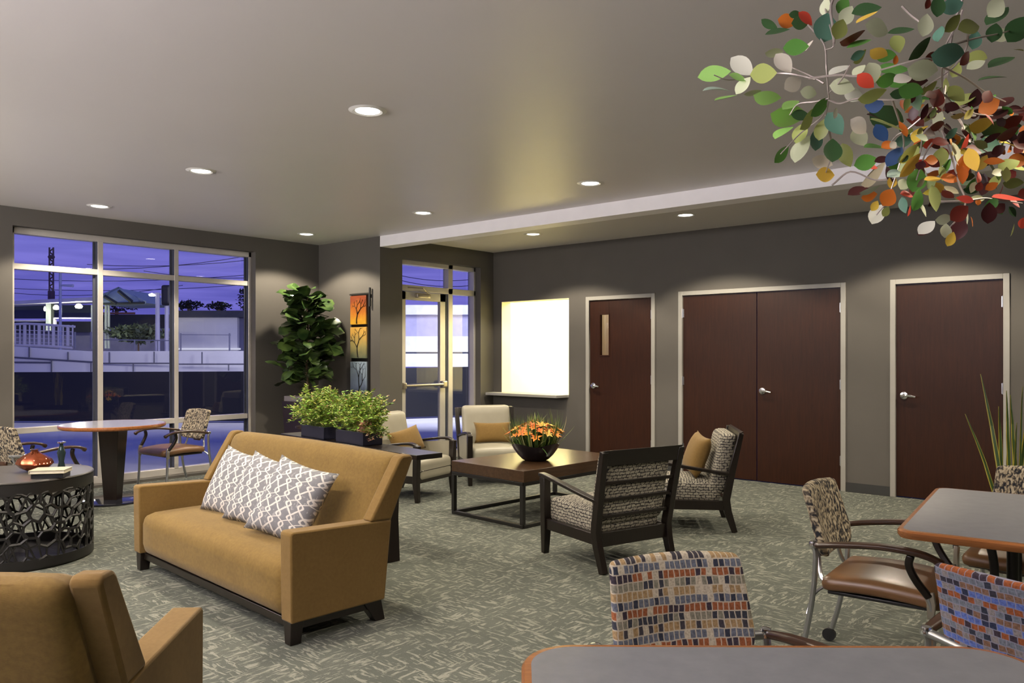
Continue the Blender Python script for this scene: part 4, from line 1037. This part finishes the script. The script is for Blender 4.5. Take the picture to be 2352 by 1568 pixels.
# ---- wall art: three stacked painted panels
t = thing('wall_art', 'tall wall art of three stacked panels with bare branches, orange above blue', 'artwork', (-8.045, YA, 0))
b = B(); b.box(-.19, .165, -.022, -.001, .78, 2.235); b.build('backing', M['blackmetal'], t)
b = B(); b.tube([(.190, -.03, 2.30), (.190, -.03, 2.06)], .014, 8); b.box(-.20, .19, -.045, -.02, 2.215, 2.235); b.build('hanging_bar', M['blackmetal'], t)
def art_mat(name, c0, c1, c2):
    g = G(name); o = g.sep(g.tc()); n = g.noise(g.tc(), 9, 4, .6, .6)
    f = g.math('ADD', g.math('MULTIPLY', g.math('ADD', g.math('MULTIPLY', o[2], 2.4), .5), .7), g.math('MULTIPLY', n, .45))
    return g.fin(g.ramp(f, [(.25, c0), (.5, c1), (.8, c2)]), .35)
arts = [('upper_panel', 1.835, 2.205, art_mat('ember_painting', (.62, .34, .03), (.40, .13, .02), (.17, .035, .012))),
        ('middle_panel', 1.40, 1.80, art_mat('autumn_painting', (.14, .16, .10), (.34, .28, .10), (.62, .36, .08))),
        ('lower_panel', .84, 1.355, art_mat('winter_painting', (.012, .014, .02), (.22, .28, .38), (.30, .38, .46)))]
for nm, z0, z1, m_ in arts:
    zm = (z0+z1)/2; h = (z1-z0)/2
    b = B(); b.box(-.185, .135, -.045, -.022, -h, h); o = b.build(nm, m_, t, .003, loc=(0, 0, zm))
    b = B(); rnd = random.Random(int(z0*100))
    def grow(p, a, L, w, dep_):
        q = (p[0]+sin(a)*L, p[1]+cos(a)*L)
        q = (max(-.175, min(.125, q[0])), max(-h+.005, min(h-.01, q[1])))
        b.tube([(p[0], -.047, p[1]), ((p[0]+q[0])/2+rnd.uniform(-.008, .008), -.047, (p[1]+q[1])/2), (q[0], -.047, q[1])], [w, w*.8, w*.6], 5, flat=.4)
        if dep_: 
            for s in (-1, 1): grow(q, a+s*rnd.uniform(.25, .75), L*rnd.uniform(.6, .85), w*.68, dep_-1)
    grow((-.03+rnd.uniform(-.02, .02), -h+.01), rnd.uniform(-.2, .2), h*.65, .016, 4)
    b.build('branch_motif', M['blackmetal'], o)

# ---- snake plant in the right corner
sp_ = at(2325, 811.7, 5.3); sp_.z = 0
t = thing('snake_plant', 'snake plant with yellow-edged leaves rising in front of the right-hand door', 'potted plant', sp_)
b = B(); b.lathe([(.001, 0), (.14, 0), (.19, .42), (.175, .42), (.17, .38), (.001, .38)], 32, sq=4); b.build('planter', M['pot_wood'], t)
rnd = random.Random(2); g = G('snake_leaf'); a_ = g.n('Attribute', attribute_name='Col'); sm_ = g.fin(a_.outputs['Color'], .4)
for (dx, lean_, h, dy) in [(-.115, -.20, .66, 0), (-.09, -.02, .72, .03), (-.06, -.14, .94, -.02), (-.05, .0, .55, .05), (-.02, -.02, .83, .0), (.015, .02, .62, -.04), (.03, -.04, .80, .05), (.055, .02, .86, 0), (.08, .10, .93, .04), (.10, .16, .80, -.02), (.12, .03, 1.02, .02), (.02, .10, .9, .08)]:
    b = B(); L = h; n_ = 8
    tp_ = [Vector((dx*.7+lean_*(i/n_)**1.3, dy+rnd.uniform(-.01, .01), .38+L*i/n_)) for i in range(n_+1)]
    tw = rnd.uniform(-.6, .6)
    for off, wd_, cl in ((.002, .0135, (.50, .44, .08)), (-.002, .0075, (.035, .075, .025))):
        for i in range(n_):
            k0 = (1-(i/n_)**3)*wd_+.001; k1 = (1-((i+1)/n_)**3)*wd_+.0005; sd = RT*cos(tw)+FW*sin(tw); nn = Vector((0, 0, 0))-FW*.0
            p, q = tp_[i]-FW*-off, tp_[i+1]-FW*-off
            b.c = cl; b.faces([p-sd*k0, p+sd*k0, q+sd*k1, q-sd*k1], [(0, 1, 2, 3)])
            b.faces([p-sd*k0-FW*.003, p+sd*k0-FW*.003, q+sd*k1-FW*.003, q-sd*k1-FW*.003], [(0, 1, 2, 3)])
    b.build('leaf', sm_, t, smooth=0, attr=True)

# ---- leaf mobile hanging from the ceiling at the upper right
CLR = dict(G=(.10, .27, .05), D=(.030, .075, .025), T=(.075, .17, .12), L=(.40, .46, .14), P=(.47, .50, .33), W=(.62, .57, .47), Y=(.66, .42, .06), O=(.55, .15, .02), R=(.50, .055, .03), M=(.13, .020, .012), K=(.045, .010, .010), B=(.10, .19, .50), N=(.012, .04, .11), J=(.17, .19, .05), g=(.30, .55, .14), t=(.40, .52, .42))
LV = """565,130,95,-15,75,O 615,85,60,0,30,D 645,140,90,0,72,D 680,110,100,-40,60,R 510,195,125,5,50,D 465,140,100,-25,15,D 800,165,160,80,125,T 880,180,110,70,80,J 925,95,110,60,75,P 800,40,95,85,35,P
905,30,100,60,60,G 1045,60,150,10,80,D 1050,110,130,25,30,Y 1110,170,150,-10,95,P 1250,195,130,0,55,D 1230,260,95,-70,80,L 965,225,160,20,25,M 1000,270,125,10,45,G 620,285,130,0,80,G 700,270,80,60,15,W 490,310,100,10,25,P
295,400,150,-45,95,W 130,450,170,5,95,g 145,530,150,10,40,t 270,470,100,-20,50,g 305,515,110,50,55,P 425,445,135,0,100,L 545,380,130,-55,85,W 605,505,110,30,80,W 450,585,150,-10,45,g 360,550,90,15,15,P 200,595,130,10,30,g
700,555,100,-5,60,P 575,690,210,0,80,g 590,630,110,30,50,g 545,785,140,45,45,g 530,925,110,55,55,G 650,695,100,-10,60,D 695,720,130,50,55,L 650,800,120,65,60,L 650,890,160,70,60,P 740,840,115,90,70,T 775,780,110,80,60,J 760,640,130,50,60,G
840,905,130,85,95,D 855,740,140,-60,80,T 855,680,60,80,30,W 920,930,130,-75,50,J 780,970,110,-20,55,W 795,1050,105,0,75,Y 900,520,130,-10,85,P 885,420,130,25,45,W 970,570,110,-25,60,W 1080,570,150,15,50,L 1080,435,110,-70,90,P 1040,485,110,-40,60,R
1200,425,170,0,80,G 1170,480,120,10,60,G 1120,480,50,0,40,Y 1385,420,170,-5,85,P 1265,470,110,20,60,W 1310,540,140,-5,60,G 1350,490,110,0,40,K 1095,630,125,10,75,B 1165,700,200,-15,90,D 1165,745,190,-15,50,L 1000,755,115,-35,85,W 1000,830,110,-60,85,P
1135,795,110,-50,45,N 1105,880,140,5,45,G 1180,870,90,20,50,O 1205,870,50,40,40,W 1265,845,100,10,60,T 1370,800,130,55,50,Y 1360,290,150,50,60,D 1540,330,190,0,95,T 1400,150,120,80,80,P 1480,200,100,80,30,T 1470,40,120,85,75,D 1415,20,60,70,35,M
1560,40,120,20,80,T 1665,160,140,15,85,J 1560,140,110,50,60,J 1695,240,100,80,70,T 1825,45,120,50,90,P 1830,105,150,35,60,D 1810,200,120,70,70,D 1855,210,110,45,70,P 1940,180,140,60,110,D 1640,350,90,50,50,M 1710,340,110,-10,50,L 1700,395,100,20,50,P
1580,420,80,70,60,L 1855,370,150,25,50,D 1800,465,140,10,30,D 1515,515,80,90,45,L 1465,590,110,70,80,M 1500,640,60,0,50,M 1330,680,80,80,35,K 1350,600,110,-70,30,D 1460,700,110,0,55,L 1475,755,90,10,40,M 1640,590,130,40,50,L 1585,560,110,-40,50,J
1700,590,100,80,60,K 1770,580,80,60,60,M 1885,605,110,45,45,K 1775,640,130,30,85,O 1650,670,110,-30,60,K 1840,690,120,30,50,K 1735,750,140,5,60,Y 1850,770,190,10,90,D 1920,730,100,30,60,M 1600,720,120,-50,50,K 1490,850,90,0,50,M 1425,860,80,20,40,R
1780,880,150,0,105,T 1905,860,130,0,40,Y 1900,800,130,20,50,M 1290,920,130,50,60,L 1215,945,120,50,60,N 1300,990,150,55,70,Y 1330,920,100,80,60,L 1270,980,110,50,50,t 1385,985,80,-10,45,R 1040,975,120,15,80,G 1140,960,80,10,40,K 1090,1045,190,38,70,W
1225,1040,110,20,50,t 1345,1080,130,75,100,G 1265,1105,70,60,60,P 1200,1090,70,70,50,Y 1060,1175,90,15,50,O 1175,1185,100,60,85,O 1000,1145,120,20,50,K 1065,1140,110,15,25,t 1290,1165,80,0,40,R 1350,1200,120,75,70,G 1445,1190,140,-80,80,L 1380,1255,90,-60,40,P
1300,1265,60,80,25,R 1270,1230,90,-80,20,T 1105,1290,120,60,70,W 1095,1235,60,60,40,Y 1160,1270,60,60,40,J 1625,995,110,85,70,O 1685,955,130,-65,35,Y 1575,930,140,-70,70,P 1545,1075,100,-10,55,O 1440,1080,90,0,35,Y 1490,940,120,80,60,J 1440,960,80,0,50,O
1800,1000,180,-55,60,D 1900,985,120,30,60,L 1945,965,110,0,70,O 1960,890,70,40,50,M 1925,1095,100,0,45,J 1720,1120,50,70,40,M 1755,1130,80,70,35,K 1820,1085,90,70,30,L 1890,1200,170,-10,50,R 1775,1280,110,90,80,K 1845,1250,70,45,50,K 1600,1280,110,40,80,M
1600,1370,130,80,70,K 1510,1315,90,5,50,P 1520,1385,80,80,60,P 1550,1435,80,70,50,Y 1405,1370,110,35,55,W 1395,1388,80,30,35,K 1650,1290,110,-65,35,P 1680,1330,60,85,20,O 1535,1165,80,-30,20,M 1980,1340,60,80,50,R 1715,1210,40,90,30,O 1920,1380,70,80,25,J
1390,560,90,20,50,D 1240,560,90,0,40,D 1560,800,80,30,40,T 1640,850,90,60,40,R 1700,680,80,20,40,K 1560,640,80,-20,35,K 1690,900,90,-20,50,M 1840,900,80,30,50,K 1760,980,90,20,40,K 1660,1060,70,0,35,D 1530,990,90,40,45,G 1450,1040,80,10,30,O 1070,1000,80,-10,40,R 1090,700,90,-10,30,K
1950,1010,90,-20,40,L 1985,820,80,60,60,K 1990,1160,60,10,50,M 1960,660,90,20,20,K 1960,300,60,0,12,J 1160,330,110,0,45,G 1120,320,110,-15,40,Y 1010,340,100,40,35,L 990,330,80,30,40,T 1220,360,50,80,30,O 1250,510,110,10,50,G 1430,340,80,30,40,M 1000,420,90,50,40,P""".split()
t = thing('leaf_mobile', 'hanging branch sculpture of many coloured paper leaves at the upper right', 'hanging sculpture', at(2180, 100, 2.2))
root_ = t.location.copy()
rnd = random.Random(9)
def zp(x, y, D): return at(1590+x/2.613, y/2.613, D)-root_
dfun = lambda x, y: 2.15+.22*sin(x/310.)+.16*cos(y/260.+x/500.)
items = []
for q in LV:
    a = q.split(','); items.append((float(a[2])*float(a[4]), [float(v) for v in a[:5]], a[5]))
items.sort(key=lambda v: -v[0]); rest = B()
for i, (ar, (x, y, L, an, w), c) in enumerate(items):
    D = dfun(x, y)+rnd.uniform(-.12, .12); s_ = D/1806/2.613
    d = RT*cos(R(an))+Vector((0, 0, 1))*sin(R(an))
    asp = w/L; tilt = rnd.uniform(-.5, .5); dn = (d+FW*tilt*.5).normalized()
    # broad leaves face the viewer, narrow ones are seen nearly edge on
    face = math.acos(max(0, min(1, asp/.62)))
    sd = d.cross(FW).normalized(); nrm = (-FW*cos(face)+sd*sin(face)*rnd.choice((-1, 1)))
    ctr_ = zp(x, y, D); b = rest if i >= 96 else B()
    v_ = rnd.uniform(.85, 1.15); b.c = tuple(min(.9, k*v_*1.4) for k in CLR[c])
    b.leaf(ctr_-dn*L*s_*.56, dn, nrm, L*s_*1.14, max(w, L*.62)*s_*1.22, rnd.uniform(-.12, .2), .10, 0, 8)
    if i < 96: b.build('leaf', M['attr_paper'], t, smooth=60, attr=True)
for i in range(150):
    u_ = rnd.random(); x = 1230+760*u_+rnd.uniform(-60, 60); y = 560+rnd.random()*(560+180*u_); D = dfun(x, y)+rnd.uniform(-.1, .35); s_ = D/1806/2.613
    rest.c = tuple(k*rnd.uniform(.8, 1.2) for k in CLR[rnd.choice('KKKMMMOOYGJLDPRT')]); an = rnd.uniform(0, 2*pi); d = RT*cos(an)+Vector((0, 0, 1))*sin(an)+FW*rnd.uniform(-.5, .5)
    rest.leaf(zp(x, y, D), d, (rnd.uniform(-1, 1)-FW.x, rnd.uniform(-1, 1)-FW.y, rnd.uniform(-.6, .6)), rnd.uniform(65, 115)*s_, rnd.uniform(40, 62)*s_, rnd.uniform(-.1, .2), .1, 0, 6)
tag(rest.build('small_leaves', M['attr_paper'], t, smooth=60, attr=True), kind='stuff')
stems = [[(695, 150), (775, 240), (800, 300), (805, 400), (815, 540), (820, 600), (800, 690)], [(790, 500), (720, 460), (610, 410), (545, 380)], [(740, 475), (600, 445), (500, 440), (425, 445), (355, 460), (220, 480), (130, 450)],
 [(820, 590), (740, 610), (635, 625), (585, 690)], [(820, 600), (890, 620), (1000, 590), (1200, 600), (1390, 575), (1500, 520)], [(950, 390), (895, 480), (820, 560)], [(700, 470), (880, 450), (1000, 455), (1200, 400), (1400, 350), (1500, 390)],
 [(1625, 60), (1590, 150), (1520, 280), (1500, 400), (1500, 520), (1500, 640), (1500, 780)], [(1655, 210), (1640, 300), (1560, 410), (1400, 520)], [(1260, 40), (1310, 90), (1370, 140), (1400, 200)], [(1500, 600), (1300, 770), (1230, 810), (1180, 870)],
 [(1500, 700), (1395, 790), (1370, 900), (1355, 950), (1300, 990)], [(1445, 850), (1400, 920), (1345, 1080)], [(1500, 740), (1550, 780), (1640, 830), (1750, 900), (1900, 985)], [(840, 1110), (950, 1030), (1100, 1080), (1230, 1060), (1350, 980)],
 [(1480, 1210), (1640, 1205), (1750, 1190), (1830, 1200), (1980, 1220)], [(1500, 780), (1560, 950), (1600, 1100), (1640, 1205), (1600, 1300), (1520, 1390)], [(800, 0), (800, 60), (850, 260), (800, 300)], [(1200, 600), (1250, 760), (1265, 900), (1175, 1185), (1105, 1290)],
 [(820, 600), (780, 700), (650, 800), (530, 925)], [(1500, 400), (1640, 470), (1770, 560), (1880, 610)], [(1500, 560), (1650, 670), (1840, 700)], [(1520, 280), (1700, 230), (1850, 200), (1980, 160)], [(800, 690), (840, 900), (800, 1040)]]
b = B()
for s_ in stems:
    pp = spline([zp(x, y, dfun(x, y)) for x, y in s_], 5); b.tube(pp, [.0030-.0014*i/len(pp) for i in range(len(pp))], 5)
def tr3(p): return zp(*p)
b.tube(spline([zp(1500, 640, dfun(1500, 640)), zp(1560, 200, 2.2), zp(1640, -60, 2.2)], 6), .004, 6)
b.tube(spline([zp(850, 260, dfun(850, 260)), zp(900, -60, 2.2), zp(1640, -220, 2.2)], 6), .0035, 6)
e_ = zp(1640, -60, 2.2); b.tube([e_, zp(1640, -220, 2.2), Vector((zp(1640, -220, 2.2).x, zp(1640, -220, 2.2).y, ZC-.004-root_.z))], .004, 6)
b.build('wire_branch', M['wire'], t)
